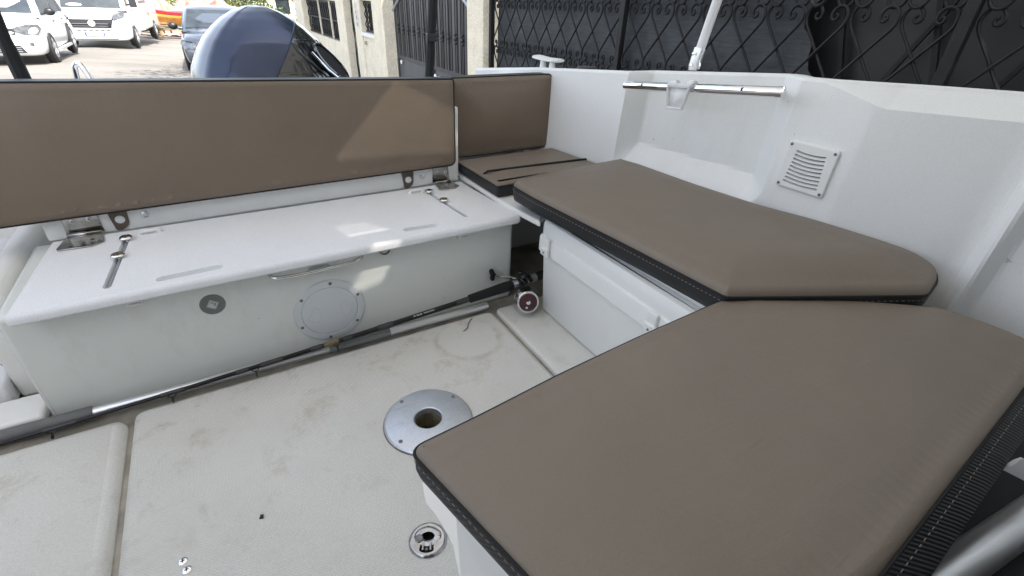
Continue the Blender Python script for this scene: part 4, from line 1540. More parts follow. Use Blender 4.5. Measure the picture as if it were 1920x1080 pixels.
# aluminium pole with grey sleeves
PO = Vector((.0, 1.23, 0))
pole = empty('boat_hook', PO, 'aluminium boat hook pole with grey rubber sleeves lying behind the fishing rod', 'boat hook')
pa, pb = Vector((-.64, 1.232, .004)), Vector((.665, 1.205, .010))
def pp(x):
    return pa + (pb - pa) * ((x - pa.x) / (pb.x - pa.x)) - PO
mb = MB()
mb.tube([pp(-.62), pp(.64)], .0125, 16)
mb.build('shaft', 'alu_satin', pole)
mb = MB()
mb.tube([pp(-.655), pp(-.645), pp(-.43), pp(-.425)], [.010, .0165, .0165, .0145], 16)
mb.build('end_grip', 'rubber', pole)
mb = MB()
mb.tube([pp(.125), pp(.128), pp(.302), pp(.306)], [.0135, .0148, .0148, .0135], 16)
mb.build('sleeve', base('mid_grey_sleeve', (.17, .18, .175), .55, var=.08), pole)

# small debris on the deck
mb = MB()
mb.add([(-.114, .738, .001), (-.106, .735, .001), (-.104, .742, .006), (-.110, .746, .003), (-.108, .739, .007)], [(0, 1, 4), (1, 2, 4), (2, 3, 4), (3, 0, 4), (0, 3, 2, 1)])
tag(mb.build('seed_husk', base('husk_brown', (.05, .035, .02), .8, var=.2)), 'tiny dark husk lying on the deck hatch', 'seed')
mb = MB()
mb.tube(smooth_path([(.565, 1.17, .003), (.555, 1.16, .006), (.540, 1.145, .004), (.527, 1.128, .003), (.512, 1.120, .003)], 5), .0012, 5)
tag(mb.build('dry_twig', base('twig_brown', (.10, .07, .04), .8, var=.2)), 'thin brown twig on the stained deck beside the hatch corner', 'twig')

# ------------------------------------------------------------------ outboard motor
OC = Vector((.235, 2.33, .0))
ob = empty('outboard_motor', (OC.x, OC.y, .35), 'blue grey outboard motor cowl rising behind the stern backrest', 'outboard motor')
OO = Vector(ob.location)
prof = [(.34, .275), (.45, .30), (.56, .298), (.62, .282), (.68, .250), (.73, .214), (.77, .172), (.80, .132), (.825, .088), (.840, .045), (.845, .006)]
na = 72
def cowl_pt(z, a, w):
    t = max(0, (z - .34) / .5)
    ln = (.33 * (w / .30) ** .85)
    cy = OC.y + .12 + .02 * t
    ca, sa = math.cos(a), math.sin(a)
    e = 2 / 2.6
    x = w * math.copysign(abs(ca) ** e, ca)
    y = ln * math.copysign(abs(sa) ** e, sa)
    # crease line on the flanks
    cr = .010 * math.exp(-((abs(x) / max(w, .01) - .80) / .05) ** 2) * (1 if sa < .2 else .3)
    return Vector((OC.x + x * (1 + cr), cy + y - cr, z)) - OO
zs = []
for (z0, w0), (z1, w1) in zip(prof, prof[1:]):
    for i in range(4):
        t = i / 4
        zs.append((z0 + (z1 - z0) * t, w0 + (w1 - w0) * t))
zs.append(prof[-1])
shell, dark = MB(), MB()
R_ = [[cowl_pt(z, 2 * math.pi * j / na, w) for j in range(na)] for z, w in zs]
tmp = MB()
tmp.rings(R_, False, True)
bmc = bmesh.new()
bvs = [bmc.verts.new(p) for p in tmp.v]
for f in tmp.f:
    bmc.faces.new([bvs[i] for i in f])
pn = Vector((1, 0, -.75)).normalized()
pc0 = Vector((OC.x - .035, 0, .58)) - OO
bmesh.ops.bisect_plane(bmc, geom=bmc.verts[:] + bmc.edges[:] + bmc.faces[:], plane_co=pc0, plane_no=pn, dist=1e-5)
bmc.verts.index_update()
seam = set()
for f in bmc.faces:
    tgt = dark if (f.calc_center_median() - pc0).dot(pn) > 0 else shell
    tgt.add([v.co.copy() for v in f.verts], [tuple(range(len(f.verts)))])
for v in bmc.verts:
    if abs((v.co - pc0).dot(pn)) < 1e-4 and v.co.y < OC.y + .12 - OO.y:
        seam.add((round(v.co.z, 5), round(v.co.x, 5), round(v.co.y, 5)))
bmc.free()
shell.build('cowl', 'cowl', ob, smooth=60, weld=True)
dark.build('cowl_side_panel', 'cowl_black', ob, smooth=60, weld=True)
sp = [Vector((x, y - .001, z)) for z, x, y in sorted(seam)]
if len(sp) > 2:
    mb = MB()
    mb.tube(sp, .0035, 6)
    mb.build('panel_edge', 'cowl', ob)
# air intake on the starboard shoulder
IT = Matrix.Translation(Vector((.452, 2.215, .655)) - OO) @ Matrix.Rotation(R(28), 4, 'Z') @ Matrix.Rotation(R(90 - 18), 4, 'X') @ Matrix.Rotation(R(-52), 4, 'Z')
mb = MB()
el = [(.085 * math.cos(t), .027 * math.sin(t)) for t in [2 * math.pi * i / 32 for i in range(32)]]
mb.tube([IT @ Vector((x, y, 0)) for x, y in el + [el[0]]], .008, 8, False)
it = mb.build('air_intake', 'cowl_black', ob)
mb = MB()
mb.add([IT @ Vector((x, y, .004)) for x, y in el], [tuple(range(32))])
mb.build('intake_void', 'black_deep', it)
mb = MB()
mb.tube([IT @ Vector((-.085, -.040, .008)), IT @ Vector((0, -.046, .012)), IT @ Vector((.075, -.032, .008))], .005, 8)
mb.build('trim_strip', 'steel', ob)
mb = MB()
mb.box((0, .06, -.25), (.30, .42, .5))
mb.box((0, .10, -.8), (.16, .26, .8))
mb.build('midsection', 'cowl', ob, bevel=.03)
mb = MB()
mb.box((0, -.22, -.1), (.24, .16, .35))
mb.build('clamp_bracket', 'black', ob, bevel=.02)

# ------------------------------------------------------------------ wrought-iron fence
FX = 2.7
def fz(y):
    return -.0125 * (y - 3.0)
fence = empty('iron_fence', (FX, 3, -.68), 'black wrought iron fence of heart scrolls backed with dark sheeting, beside the boat', 'fence')
FO = Vector(fence.location)
half = [(0, 0), (.030, .040), (.066, .086), (.094, .125), (.1035, .155), (.100, .182), (.084, .203), (.060, .208), (.040, .196), (.029, .176), (.031, .155), (.046, .146), (.058, .156), (.056, .170), (.047, .171)]
bar = smooth_path([(-a, -b, 0) for a, b in half[::-1][:-1]] + [(a, b, 0) for a, b in half], 3)
PY = [5.02, 3.02, .985, -1.05]
per = .2125
def cell(mbc, y0, z0, flip):
    for s in (1, -1):
        mbc.tube([Vector((FX + s * .006, y0 + s * p.x, z0 + p.y + fz(y0))) - FO for p in bar], .0072, 6)
for a, b in zip(PY, PY[1:]):
    mb = MB()
    nc = int(round((a - b - .06) / per))
    pr = (a - b - .06) / nc
    for i in range(nc):
        yy = a - .03 - pr * (i + .5)
        for z0 in ((1.115, .705, .295, -.115) if b > .5 else (1.115, .705, .295)):
            cell(mb, yy, z0, 0)
    mb.build('scrollwork', 'iron', fence, smooth=50)
    mb = MB()
    for z in (1.345, -.36):
        mb.box(Vector((FX, (a + b) / 2, z + fz((a + b) / 2))) - FO, (.03, a - b - .04, .035))
    mb.build('rail', 'iron', fence)
for yy in PY:
    mb = MB()
    mb.box(Vector((FX - .012, yy, .35)) - FO, (.045, .045, 2.1))
    mb.build('post', 'iron', fence, bevel=.003)
mb = MB()
ny, nz = 60, 30
vs = []
for j in range(ny + 1):
    for i in range(nz + 1):
        z = -.6 + 1.95 * i / nz
        ye = 1.62 + .06 * math.sin(z * 9) + .10 * (z - .8) + .03 * math.sin(z * 31)
        y = ye + (5.0 - ye) * j / ny
        vs.append(Vector((FX + .05 + .006 * math.sin(y * 6 + z * 3) + .004 * math.sin(z * 17), y, z)) - FO)
mb.add(vs, [(j * (nz + 1) + i, j * (nz + 1) + i + 1, (j + 1) * (nz + 1) + i + 1, (j + 1) * (nz + 1) + i) for j in range(ny) for i in range(nz)])
mb.build('backing_sheet', 'backing', fence)
mb = MB()
mb.box(Vector((FX + .22, .2, .36)) - FO, (.02, 3.4, 2.0))
mb.build('backing_board', 'backing_dark', fence)
mb = MB()
for k in range(7):
    yy = 1.7 - k * .42
    mb.tube([Vector((FX + .13, yy, -.3)) - FO, Vector((FX + .13, yy - .75, 1.3)) - FO], .013, 4)
    mb.tube([Vector((FX + .16, yy - .5, -.3)) - FO, Vector((FX + .16, yy, 1.3)) - FO], .016, 4)
mb.build('cross_bar', 'iron', fence)

# gate pillar between fence and gate
mb = MB()
mb.span((FX - .10, 5.06, -.75), (FX + .34, 5.44, 1.75))
gp = mb.build('gate_pillar', 'render', bevel=.012)
tag(gp, 'cream roughcast gate pillar between the black fence and the driveway gate', 'pillar')
# driveway gate
gate = empty('driveway_gate', (FX + .08, 6.9, -.72), 'tall dark grey double driveway gate with ribbed bars and plain kick panels', 'gate')
GO = Vector(gate.location)
GX = FX + .08
for (y0, y1) in ((5.46, 6.88), (6.90, 8.40)):
    mb = MB()
    mb.span((GX - .02, y0, -.72), (GX + .02, y0 + .05, 1.4))
    mb.span((GX - .02, y1 - .05, -.72), (GX + .02, y1, 1.4))
    mb.span((GX - .02, y0 + .05, .03), (GX + .02, y1 - .05, .08))
    mb.v = [tuple(Vector(p) - GO) for p in mb.v]
    leaf = mb.build('gate_leaf', 'gate_paint', gate, bevel=.003)
    mb = MB()
    mb.span((GX - .004, y0 + .05, -.70), (GX + .012, y1 - .05, .03))
    mb.v = [tuple(Vector(p) - GO) for p in mb.v]
    mb.build('kick_panel', base('kick_panel_grey', (.075, .077, .08), .5, var=.1), leaf)
    mb = MB()
    nb = 15
    for i in range(nb):
        yy = y0 + .05 + (y1 - y0 - .1) * (i + .5) / nb
        w = (y1 - y0 - .1) / nb
        mb.span((GX - .016, yy - w * .34, .08), (GX + .004, yy + w * .34, 1.4))
    mb.span((GX + .006, y0 + .05, .08), (GX + .012, y1 - .05, 1.4))
    mb.v = [tuple(Vector(p) - GO) for p in mb.v]
    mb.build('bars', 'gate_paint', leaf)
    mb = MB()
    for i in range(6):
        yy = y0 + .12 + (y1 - y0 - .2) * (i + .5) / 6
        for dz, r in ((-.05, .02), (0, .03), (.05, .02)):
            mb.sphere(Vector((GX - .03, yy, .46 + dz)) - GO, (r * .9, r, r * .8), 8, 6)
        mb.tube([Vector((GX - .03, yy, .08)) - GO, Vector((GX - .03, yy, 1.35)) - GO], .008, 6)
    mb.build('collar_bars', 'gate_paint', leaf)
for s in (1, -1):
    mb = MB()
    pts = []
    for i in range(14):
        t = i / 13
        yy = (5.48 + 1.40 * t) if s > 0 else (8.38 - 1.46 * t)
        pts.append(Vector((GX - .03, yy, .70 + .48 * math.sin(t * math.pi / 2))) - GO)
    mb.tube(pts, .022, 6)
    mb.build('arched_rail', 'alu_grey', gate)
for (yy, zz) in ((8.20, -.02), (7.02, -.055), (6.80, -.055)):
    mb = MB()
    mb.lathe([(.035, 0), (.03, .012), (.015, .018)], disc_at(Vector((GX - .018, yy, zz)) - GO, (-1, 0, 0)), 7)
    mb.build('white_knob', 'plastic', gate)

# boundary wall beyond the gate
wall = empty('boundary_wall', (FX, 12, -.8), 'cream roughcast boundary wall beyond the gate with black grilled openings', 'wall')
WO = Vector(wall.location)
def wbox(name, a, b, mat='render', parent=None, bevel=.0):
    mbw = MB()
    mbw.span(a, b)
    mbw.v = [tuple(Vector(p) - WO) for p in mbw.v]
    return mbw.build(name, mat, parent or wall, bevel=bevel)
T_ = 1.6
wbox('pillar', (FX - .12, 8.42, -1.8), (FX + .30, 8.98, T_), bevel=.012)
wbox('wall_base', (FX - .02, 8.98, -1.8), (FX + .25, 10.0, .24))
wbox('wall_lintel', (FX - .02, 8.98, .80), (FX + .25, 10.0, T_))
wbox('pillar', (FX - .05, 10.0, -1.8), (FX + .30, 10.44, T_), bevel=.012)
wbox('pillar', (FX - .10, 10.98, -1.8), (FX + .30, 11.60, T_), bevel=.012)
wbox('wall_base', (FX - .02, 11.60, -1.8), (FX + .25, 15.5, -.02))
wbox('wall_lintel', (FX - .02, 11.60, .75), (FX + .25, 15.5, T_))
wbox('pillar', (FX - .10, 15.5, -1.8), (FX + .30, 16.6, T_), bevel=.012)
wbox('sill', (FX - .06, 9.0, .24), (FX + .2, 9.99, .30), 'gelcoat')
def grille(y0, y1, z0, z1, n, mid=True):
    mbg = MB()
    for i in range(n + 1):
        yy = y0 + (y1 - y0) * i / n
        pts = [Vector((FX + .05 + .012 * math.sin(k * 1.6), yy + .022 * math.sin(k * 1.57 + i * math.pi), z0 + (z1 - z0) * k / 12)) - WO for k in range(13)]
        mbg.tube(pts, .010, 4)
    for z in ([z0 + .02, (z0 + z1) / 2, z1 - .02] if mid else [z0 + .02, z1 - .02]):
        mbg.box(Vector((FX + .05, (y0 + y1) / 2, z)) - WO, (.03, y1 - y0, .035))
    g = mbg.build('window_grille', 'iron', wall)
    mbg = MB()
    mbg.box(Vector((FX + .12, (y0 + y1) / 2, (z0 + z1) / 2)) - WO, (.02, y1 - y0, z1 - z0))
    mbg.build('grille_backing', 'backing_dark', g)
    return g
grille(9.0, 9.98, .30, .79, 11, False)
grille(10.46, 10.96, -.9, 1.5, 6)
g3 = grille(11.62, 15.48, -.01, .74, 34)
mb = MB()
for yy in (12.7, 13.9):
    mb.box(Vector((FX + .02, yy, .37)) - WO, (.03, .05, .74))
mb.build('pale_mullion', 'render', g3)
# house-number tiles, read downwards
for ch, zz in (('J', .715), ('A', .605), ('8', .520), ('8', .412)):
    mb = MB()
    mb.box(Vector((FX - .056, 10.2, zz)) - WO, (.012, .14, .085))
    tl = mb.build('number_tile', 'plate', wall)
    TXm = Matrix(((0, 0, -1, FX - .0635 - WO.x), (-1, 0, 0, 10.2 - WO.y), (0, 1, 0, zz - WO.z), (0, 0, 0, 1)))
    text_mesh(ch, .09, 'blue_ink', 'digit', tl, TXm, .001)
mb = MB()
mb.box(Vector((FX - .03, 9.85, .13)) - WO, (.03, .09, .06))
mb.build('letter_plate', base('grey_plate', (.28, .27, .25), .5, var=.1), wall)

# ------------------------------------------------------------------ vehicles
def wheel(parent, x, y, r, w, side, wname='wheel', rimmat='rim', spokes=5):
    T = disc_at((x, y, r), (side, 0, 0))
    mbw = MB()
    mbw.lathe([(r * .62, -w), (r * .92, -w), (r, -w * .8), (r, -w * .15), (r * .93, 0), (r * .66, .0), (r * .64, -.02)], T, 32, True, False)
    wo_ = mbw.build(wname, 'tyre', parent, smooth=40)
    mbw = MB()
    mbw.lathe([(r * .66, -.012), (r * .62, -.004), (r * .59, -.03)], T, 32, False, False)
    for k in range(spokes):
        a = 2 * math.pi * k / spokes + .3
        for da in (-.17, .17):
            b = MB()
            b.tube([(.05, 0, -.012), (r * .35, 0, -.010), (r * .63, 0, -.012)], [.032, .026, .024], 6, True, (.5, 1))
            Rz = T @ Matrix.Rotation(a + da * .7, 4, 'Z')
            mbw.add([Rz @ Vector(p) for p in b.v], b.f)
    mbw.lathe([(.07, -.03), (.07, -.006), (.03, .0)], T, 16)
    mbw.build('rim', rimmat, wo_, smooth=40)
    mbw = MB()
    mbw.lathe([(r * .60, -.05), (r * .1, -.05)], T, 24, True, True)
    mbw.build('brake_disc', 'car_trim', wo_)
    return wo_

def loft(stations):
    """stations: (y, [(x,z)...]) half profile from bottom centre up to top centre -> closed body"""
    rg = []
    for y, hp in stations:
        full = [Vector((x, y, z)) for x, z in hp] + [Vector((-x, y, z)) for x, z in hp[::-1]]
        rg.append(full)
    return rg

def quadpanel(parent, name, pts, mat, thick=.008, off=.004):
    """flat-ish panel lying just proud of the given corner points"""
    P = [Vector(p) for p in pts]
    nrm_ = Vector((0, 0, 0))
    for i in range(len(P)):
        nrm_ += (P[i] - P[0]).cross(P[(i + 1) % len(P)] - P[0])
    nrm_.normalize()
    c = sum(P, Vector()) / len(P)
    if nrm_.dot(c - Vector((0, c.y + .6, c.z - .3))) < 0:
        nrm_ = -nrm_
    mbq = MB()
    mbq.rings([[p - nrm_ * thick for p in P], [p + nrm_ * off for p in P]])
    return mbq.build(name, mat, parent, bevel=.004)

def make_car(name, label, cat, loc, rotz, paint, L, W, H, hood_z, belt_z, hood_l, wr, wb0, wb, rims='rim', roofrail=True, mirror_mat='black'):
    c = empty(name, loc, label, cat, None, rotz)
    w = W / 2
    st = []
    def hp(sw, sill, low, belt, zb):
        return [(sw * .55, sill), (sw * .90, sill), (sw * .97, sill + .10), (sw, (sill + zb) * .5), (sw * .985, zb - .10), (sw * .90, zb - .01), (sw * .5, zb + .02)]
    for y, k, zb, sill in ((0, .80, hood_z - .30, .34), (.035, .90, hood_z - .16, .26), (.12, .965, hood_z - .05, .22), (.35, .99, hood_z + .02, .21), (hood_l * .7, 1.0, hood_z + .07, .21), (hood_l, 1.0, belt_z, .21), (L * .5, 1.0, belt_z + .03, .21), (L * .82, .99, belt_z + .05, .22), (L - .12, .95, belt_z + .04, .26), (L - .02, .88, belt_z - .1, .34), (L, .80, belt_z - .25, .42)):
        st.append((y, hp(w * k, sill, 0, 0, zb)))
    mbc = MB()
    mbc.rings(loft(st))
    body = mbc.build('body', paint, c, smooth=38)
    sb = body.modifiers.new('s', 'SUBSURF')
    sb.levels = 1
    sb.render_levels = 2
    # cabin
    ya, yb, yc_, yd = hood_l - .12, hood_l + .72, L - .62, L - .10
    g0, g1 = w * .93, w * .74
    mbc = MB()
    low = [(ya, g0), (yd, g0 * .95)]
    def cab(y, zt, gw):
        return [(w * .5, belt_z - .05), (w * .93, belt_z - .05), (w * .92, belt_z + .02), ((w * .92 + gw) / 2 + .015, (belt_z + zt) / 2), (gw + .02, zt - .07), (gw * .88, zt - .01), (gw * .4, zt + .01)]
    ss_ = []
    for y, zt in ((ya, belt_z + .04), (ya + .04, belt_z + .08), (ya + .40, belt_z + (H - belt_z) * .52), (yb, H - .06), (yb + .25, H - .01), ((yb + yc_) / 2, H), (yc_, H - .04), (yd - .1, belt_z + .45), (yd, belt_z + .1)):
        f = (zt - belt_z) / (H - belt_z)
        ss_.append((y, cab(y, zt, w * (.92 - .17 * f))))
    mbc.rings(loft(ss_))
    mbc.build('cabin', paint, c, smooth=45)
    # glass
    def gx(z):
        f = (z - belt_z) / (H - belt_z)
        return w * (.92 - .17 * f) + .014
    zt = H - .13
    quadpanel(c, 'windshield', [(-gx(belt_z + .10) * .90, ya + .065, belt_z + .10), (gx(belt_z + .10) * .90, ya + .065, belt_z + .10), (gx(zt) * .86, yb - .06, H - .09), (-gx(zt) * .86, yb - .06, H - .09)], 'car_glass', .02, .016)
    for s in (-1, 1):
        ym = (yb + yc_) / 2
        zb = belt_z + .05
        for (y0, y1, y2, y3) in ((ya + .34, ym - .06, ym - .06, yb + .08), (ym + .06, yc_ - .15, yc_ - .15, ym + .06), (yc_ - .05, yd - .22, yc_ + .18, yc_ - .05)):
            quadpanel(c, 'side_window', [(s * (gx(zb) + .002), y0, zb), (s * (gx(zb) + .002), y1, zb), (s * (gx(zt) + .005), y2, zt), (s * (gx(zt) + .005), y3, zt)], 'car_glass', .02, .012)
        mbm = MB()
        mbm.sphere((s * (w + .11), ya + .36, belt_z + .13), (.11, .07, .085), 12, 8)
        mbm.tube([(s * (w - .08), ya + .40, belt_z + .08), (s * (w + .08), ya + .38, belt_z + .10)], .022, 6)
        mbm.build('mirror', mirror_mat, c)
        quadpanel(c, 'headlight', [(s * w * .52, .0, hood_z - .20), (s * w * .70, .0, hood_z - .27), (s * w * .93, .07, hood_z - .27), (s * w * 1.0, .26, hood_z - .17), (s * w * .97, .24, hood_z - .07), (s * w * .80, .07, hood_z - .06), (s * w * .52, .02, hood_z - .13)], 'lamp_glass', .04, .022)
        hlp = quadpanel(c, 'fog_light', [(s * w * .66, .015, .40), (s * w * .85, .055, .40), (s * w * .90, .10, .50), (s * w * .66, .02, .54)], 'car_trim', .03, .012)
        mbm = MB()
        mbm.lathe([(.045, 0), (.04, .012)], disc_at((s * w * .75, .015, .47), (0, -1, 0)), 14)
        mbm.build('lamp', 'lamp_glass', hlp)
        for yy in (hood_l + .95, L * .5 + .85):
            mbm = MB()
            mbm.box((s * (w + .012), yy, belt_z - .10), (.03, .19, .035))
            mbm.build('door_handle', paint if paint != 'car_white' else 'car_trim', c, bevel=.008)
        if roofrail:
            mbm = MB()
            mbm.tube(smooth_path([(s * w * .70, yb + .15, H - .02), (s * w * .71, yb + .3, H + .05), (s * w * .71, yc_ - .2, H + .05), (s * w * .70, yc_, H - .03)], 5), .018, 8)
            mbm.build('roof_rail', 'car_trim', c)
        mbm = MB()
        mbm.span((s * (w - .05), .95, .20), (s * (w + .006), L - .95, .27))
        mbm.build('sill_trim', 'car_trim' if paint == 'car_grey' else paint, c, bevel=.01)
        for yy in (wb0, wb0 + wb):
            mbm = MB()
            mbm.lathe([(wr + .055, -.10), (wr + .055, .0)], disc_at((s * (w * .985 + .004), yy, wr + .01), (s, 0, 0)), 28)
            mbm.build('wheel_arch', 'black_deep', c)
            wheel(c, s * (w + .018), yy, wr, .20, s, rimmat=rims)
    quadpanel(c, 'grille', [(-w * .52, .02, hood_z - .28), (w * .52, .02, hood_z - .28), (w * .54, .05, hood_z - .14), (-w * .54, .05, hood_z - .14)], 'car_trim', .03, .012)
    lo = quadpanel(c, 'lower_grille', [(-w * .60, .0, .30), (w * .60, .0, .30), (w * .52, -.003, .45), (-w * .52, -.003, .45)], 'car_trim', .03, .014)
    mbm = MB()
    for z in (.33, .37, .41):
        mbm.box((0, -.012, z), (w * 1.05, .012, .012))
    mbm.build('grille_bars', 'alu_grey', lo)
    mbm = MB()
    mbm.box((0, -.012, hood_z - .40), (.52, .014, .11))
    mbm.build('licence_plate', 'plate', c)
    return c

c1y = 16.0
make_car('parked_car', 'white estate car with black mirror caps parked facing the boat, left of the camper', 'car',
         (-3.02 - .905, c1y, gz(17.2)), R(0.5), 'car_white', 4.45, 1.81, 1.62, .93, .95, .98, .335, .86, 2.80)
make_car('parked_car', 'dark grey blue car parked facing the boat, half hidden behind the outboard cowl', 'car',
         (.56, 15.4, g2(.4, 16.5)), R(-1), 'car_grey', 4.4, 1.84, 1.50, .87, .92, 1.05, .335, .88, 2.65, roofrail=False)

# camper van
cvx, cvy = -2.87, 22.65
cv = empty('camper_van', (cvx, cvy, gz(24.5) + .02), 'white camper van with dark grille parked behind the white car', 'camper van', None, R(-4.5))
w = 1.0
mb = MB()
st = []
for y, k, zt, sill in ((0, .80, .62, .30), (.04, .90, .86, .25), (.14, .96, 1.02, .24), (.40, .985, 1.05, .24), (.80, 1.0, 1.11, .24), (.90, 1.0, 1.14, .24), (2.4, 1.0, 1.30, .24), (2.5, 1.0, 1.28, .26)):
    st.append((y, [(w * k * .6, sill), (w * k * .93, sill), (w * k * .985, sill + .12), (w * k, (sill + zt) / 2), (w * k * .985, zt - .12), (w * k * .92, zt - .02), (w * k * .5, zt + .02)]))
mb.rings(loft(st))
bd = mb.build('cab_body', 'car_white', cv, smooth=38)
sb = bd.modifiers.new('s', 'SUBSURF')
sb.levels = 1
sb.render_levels = 2
mb = MB()
st = []
for y, zt in ((.66, 1.12), (.74, 1.20), (1.28, 1.95), (1.60, 2.22), (2.2, 2.30), (2.5, 2.30)):
    f = (zt - 1.25) / 1.05
    g = w * (.95 - .12 * f)
    st.append((y, [(w * .5, 1.05), (w * .95, 1.05), (w * .95, 1.12), ((w * .95 + g) / 2, (1.12 + zt) / 2), (g, zt - .08), (g * .9, zt - .01), (g * .4, zt)]))
mb.rings(loft(st))
mb.build('cab_roof', 'car_white', cv, smooth=45)
mb = MB()
mb.rings([[Vector((x, y, z)) for x, z in round_poly([(-1.12, .42), (1.12, .42), (1.12, 2.72), (-1.12, 2.72)], .09)] for y in (2.35, 6.4)])
hb = mb.build('living_box', 'car_white', cv, bevel=.03)
mb = MB()
mb.rings([[Vector((x, y, z)) for x, z in ((-1.12, 2.1), (1.12, 2.1), (1.06, 2.70), (-1.06, 2.70))] for y in (1.75, 2.36)])
mb.build('overcab_pod', 'car_white', cv, bevel=.06)
quadpanel(cv, 'windshield', [(-.82, .74, 1.18), (.82, .74, 1.18), (.76, 1.36, 2.02), (-.76, 1.36, 2.02)], 'car_glass', .03, .05)
ws_ = MB()
ws_.sphere((-.45, .73, 1.27), (.22, .02, .05), 12, 6)
ws_.build('sunshade', 'plate', cv)
for s in (-1, 1):
    quadpanel(cv, 'cab_window', [(s * .965, .98, 1.24), (s * .965, 2.0, 1.22), (s * .90, 2.0, 1.95), (s * .91, 1.5, 1.95)], 'car_glass', .03, .012)
    quadpanel(cv, 'headlight', [(s * .56, .05, .93), (s * .62, .06, .84), (s * .88, .14, .92), (s * .945, .30, 1.06), (s * .86, .20, 1.09), (s * .68, .12, 1.05)], 'lamp_glass', .03, .05)
    mbm = MB()
    mbm.box((s * 1.16, 1.05, 1.40), (.20, .14, .36))
    mbm.tube([(s * .95, 1.08, 1.30), (s * 1.1, 1.05, 1.30)], .03, 6)
    mbm.build('mirror', 'car_trim', cv, bevel=.03)
    mbm = MB()
    mbm.box((s * .72, .03, .46), (.16, .03, .05))
    mbm.build('fog_light', 'alu_satin', cv, bevel=.01)
    mbm = MB()
    mbm.box((s * 1.01, 1.35, 1.12), (.03, .16, .04))
    mbm.build('door_handle', 'car_trim', cv, bevel=.008)
    for yy, xx in ((.92, 1.0), (4.85, 1.12)):
        mbm = MB()
        mbm.lathe([(.41, -.10), (.41, .0)], disc_at((s * (xx - .008), yy, .36), (s, 0, 0)), 28)
        mbm.build('wheel_arch', 'black_deep', cv)
        wheel(cv, s * (xx + .012), yy, .345, .22, s)
    # side stripe and hatch of the living box
    mbm = MB()
    mbm.span((s * 1.118, 2.5, 1.30), (s * 1.126, 4.2, 1.40))
    mbm.build('grey_stripe', 'rubber', cv)
    quadpanel(cv, 'side_window', [(s * 1.12, 3.0, 1.62), (s * 1.12, 4.0, 1.62), (s * 1.12, 4.0, 2.12), (s * 1.12, 3.0, 2.12)], 'car_glass', .02, .014)
    mbm = MB()
    mbm.span((s * 1.115, 2.7, .55), (s * 1.125, 3.5, 1.1))
    mbm.build('service_hatch', 'plastic', cv, bevel=.004)
    for yy in (2.9, 3.2, 3.4, 3.9, 4.1):
        mbm = MB()
        mbm.span((s * 1.126, yy, .85), (s * 1.13, yy + .06, .98))
        mbm.build('vent_slot', 'rubber', cv)
quadpanel(cv, 'grille', [(-.54, .02, .62), (.50, .02, .62), (.60, .045, .88), (-.60, .045, .88)], 'car_trim', .03, .016)
mb = MB()
for z in (.68, .75):
    mb.box((0, -.006, z), (1.05, .02, .014))
mb.build('grille_bars', 'chrome', cv)
mb = MB()
mb.lathe([(.10, 0), (.095, .02), (.05, .03)], disc_at((0, -.004, .76), (0, -1, .1)), 24)
mb.build('round_emblem', 'plate', cv)
mb = MB()
for i in range(6):
    mb.box((-.40 + i * .16, -.003, .56), (.11, .02, .022))
mb.box((0, 0, .30), (1.2, .02, .025))
mb.build('bumper_slots', 'car_trim', cv)
mb = MB()
mb.box((0, -.018, .45), (.54, .016, .115))
pl = mb.build('licence_plate', 'plate', cv)
text_mesh('GA 250 ZD', .105, 'dark_ink', 'plate_text', pl, Matrix.Translation((0, -.0285, .45)) @ Matrix.Rotation(R(90), 4, 'X'), .0008)
mb = MB()
for s in (-1, 1):
    mb.box((s * .252, -.0275, .45), (.034, .004, .113))
mb.build('plate_band', 'blue_ink', pl)

# ------------------------------------------------------------------ painted wooden boat, planks and cloth heap on the verge
bo = empty('wooden_boat', (-.55, 32.5, gz(32.5)), 'red and orange wooden rowing boat with teal bottom propped beyond the camper', 'boat', None, R(-62))
def hullring(y, wsc, z0, za, zb):
    return None
def bsect(y, lo, hi):
    t = (y + 2.0) / 4.0
    wd = .75 * math.sin(math.pi * (.08 + .84 * min(1, t * 1.02))) ** .7
    sheer = 1.05 + .35 * (abs(t - .5) * 2) ** 2
    pr = []
    for i in range(7):
        f = lo + (hi - lo) * i / 6
        pr.append((wd * (f ** .55), .25 + (sheer - .25) * f))
    return pr
for nm, lo, hi, mt in (('bottom', .0, .28, 'hull_teal'), ('planking', .28, .76, 'hull_orange'), ('stripe', .76, .82, 'hull_yellow'), ('gunwale', .82, 1.0, 'hull_red')):
    mb = MB()
    for s in (-1, 1):
        rows = [[Vector((s * x, y, z)) for x, z in bsect(y, lo, hi)] for y in [-2 + i * .25 for i in range(17)]]
        n7 = 7
        mb.add([p for r_ in rows for p in r_], [(j * n7 + i, j * n7 + i + 1, (j + 1) * n7 + i + 1, (j + 1) * n7 + i) for j in range(16) for i in range(6)])
    o = mb.build(nm, mt, bo, smooth=60)
    sm_ = o.modifiers.new('t', 'SOLIDIFY')
    sm_.thickness = .03
mb = MB()
for y in (-1.2, 1.1):
    mb.box((0, y, .13), (.9, .12, .28))
mb.build('trestle', 'wood', bo)
mb = MB()
random.seed(3)
for k in range(9):
    mb.box((-1.55 + random.uniform(-.5, .4), 31.0 + random.uniform(-.5, .5), gz(31) + .06 + k * .07), (.16, 1.6, .05), Matrix.Rotation(random.uniform(.2, 1.4), 3, 'Z'))
tag(mb.build('plank_stack', 'wood', bevel=.004), 'loose stack of weathered planks beside the wooden boat', 'planks')
mb = MB()
for k in range(3):
    mb.tube([(-1.6 + k * .3, 32.4, gz(32) + .1), (-1.75 + k * .3, 32.8, gz(32) + 1.6)], .045, 6)
tag(mb.build('prop_poles', 'wood'), 'pale wooden props leaning behind the plank stack', 'props')
mb = MB()
random.seed(11)
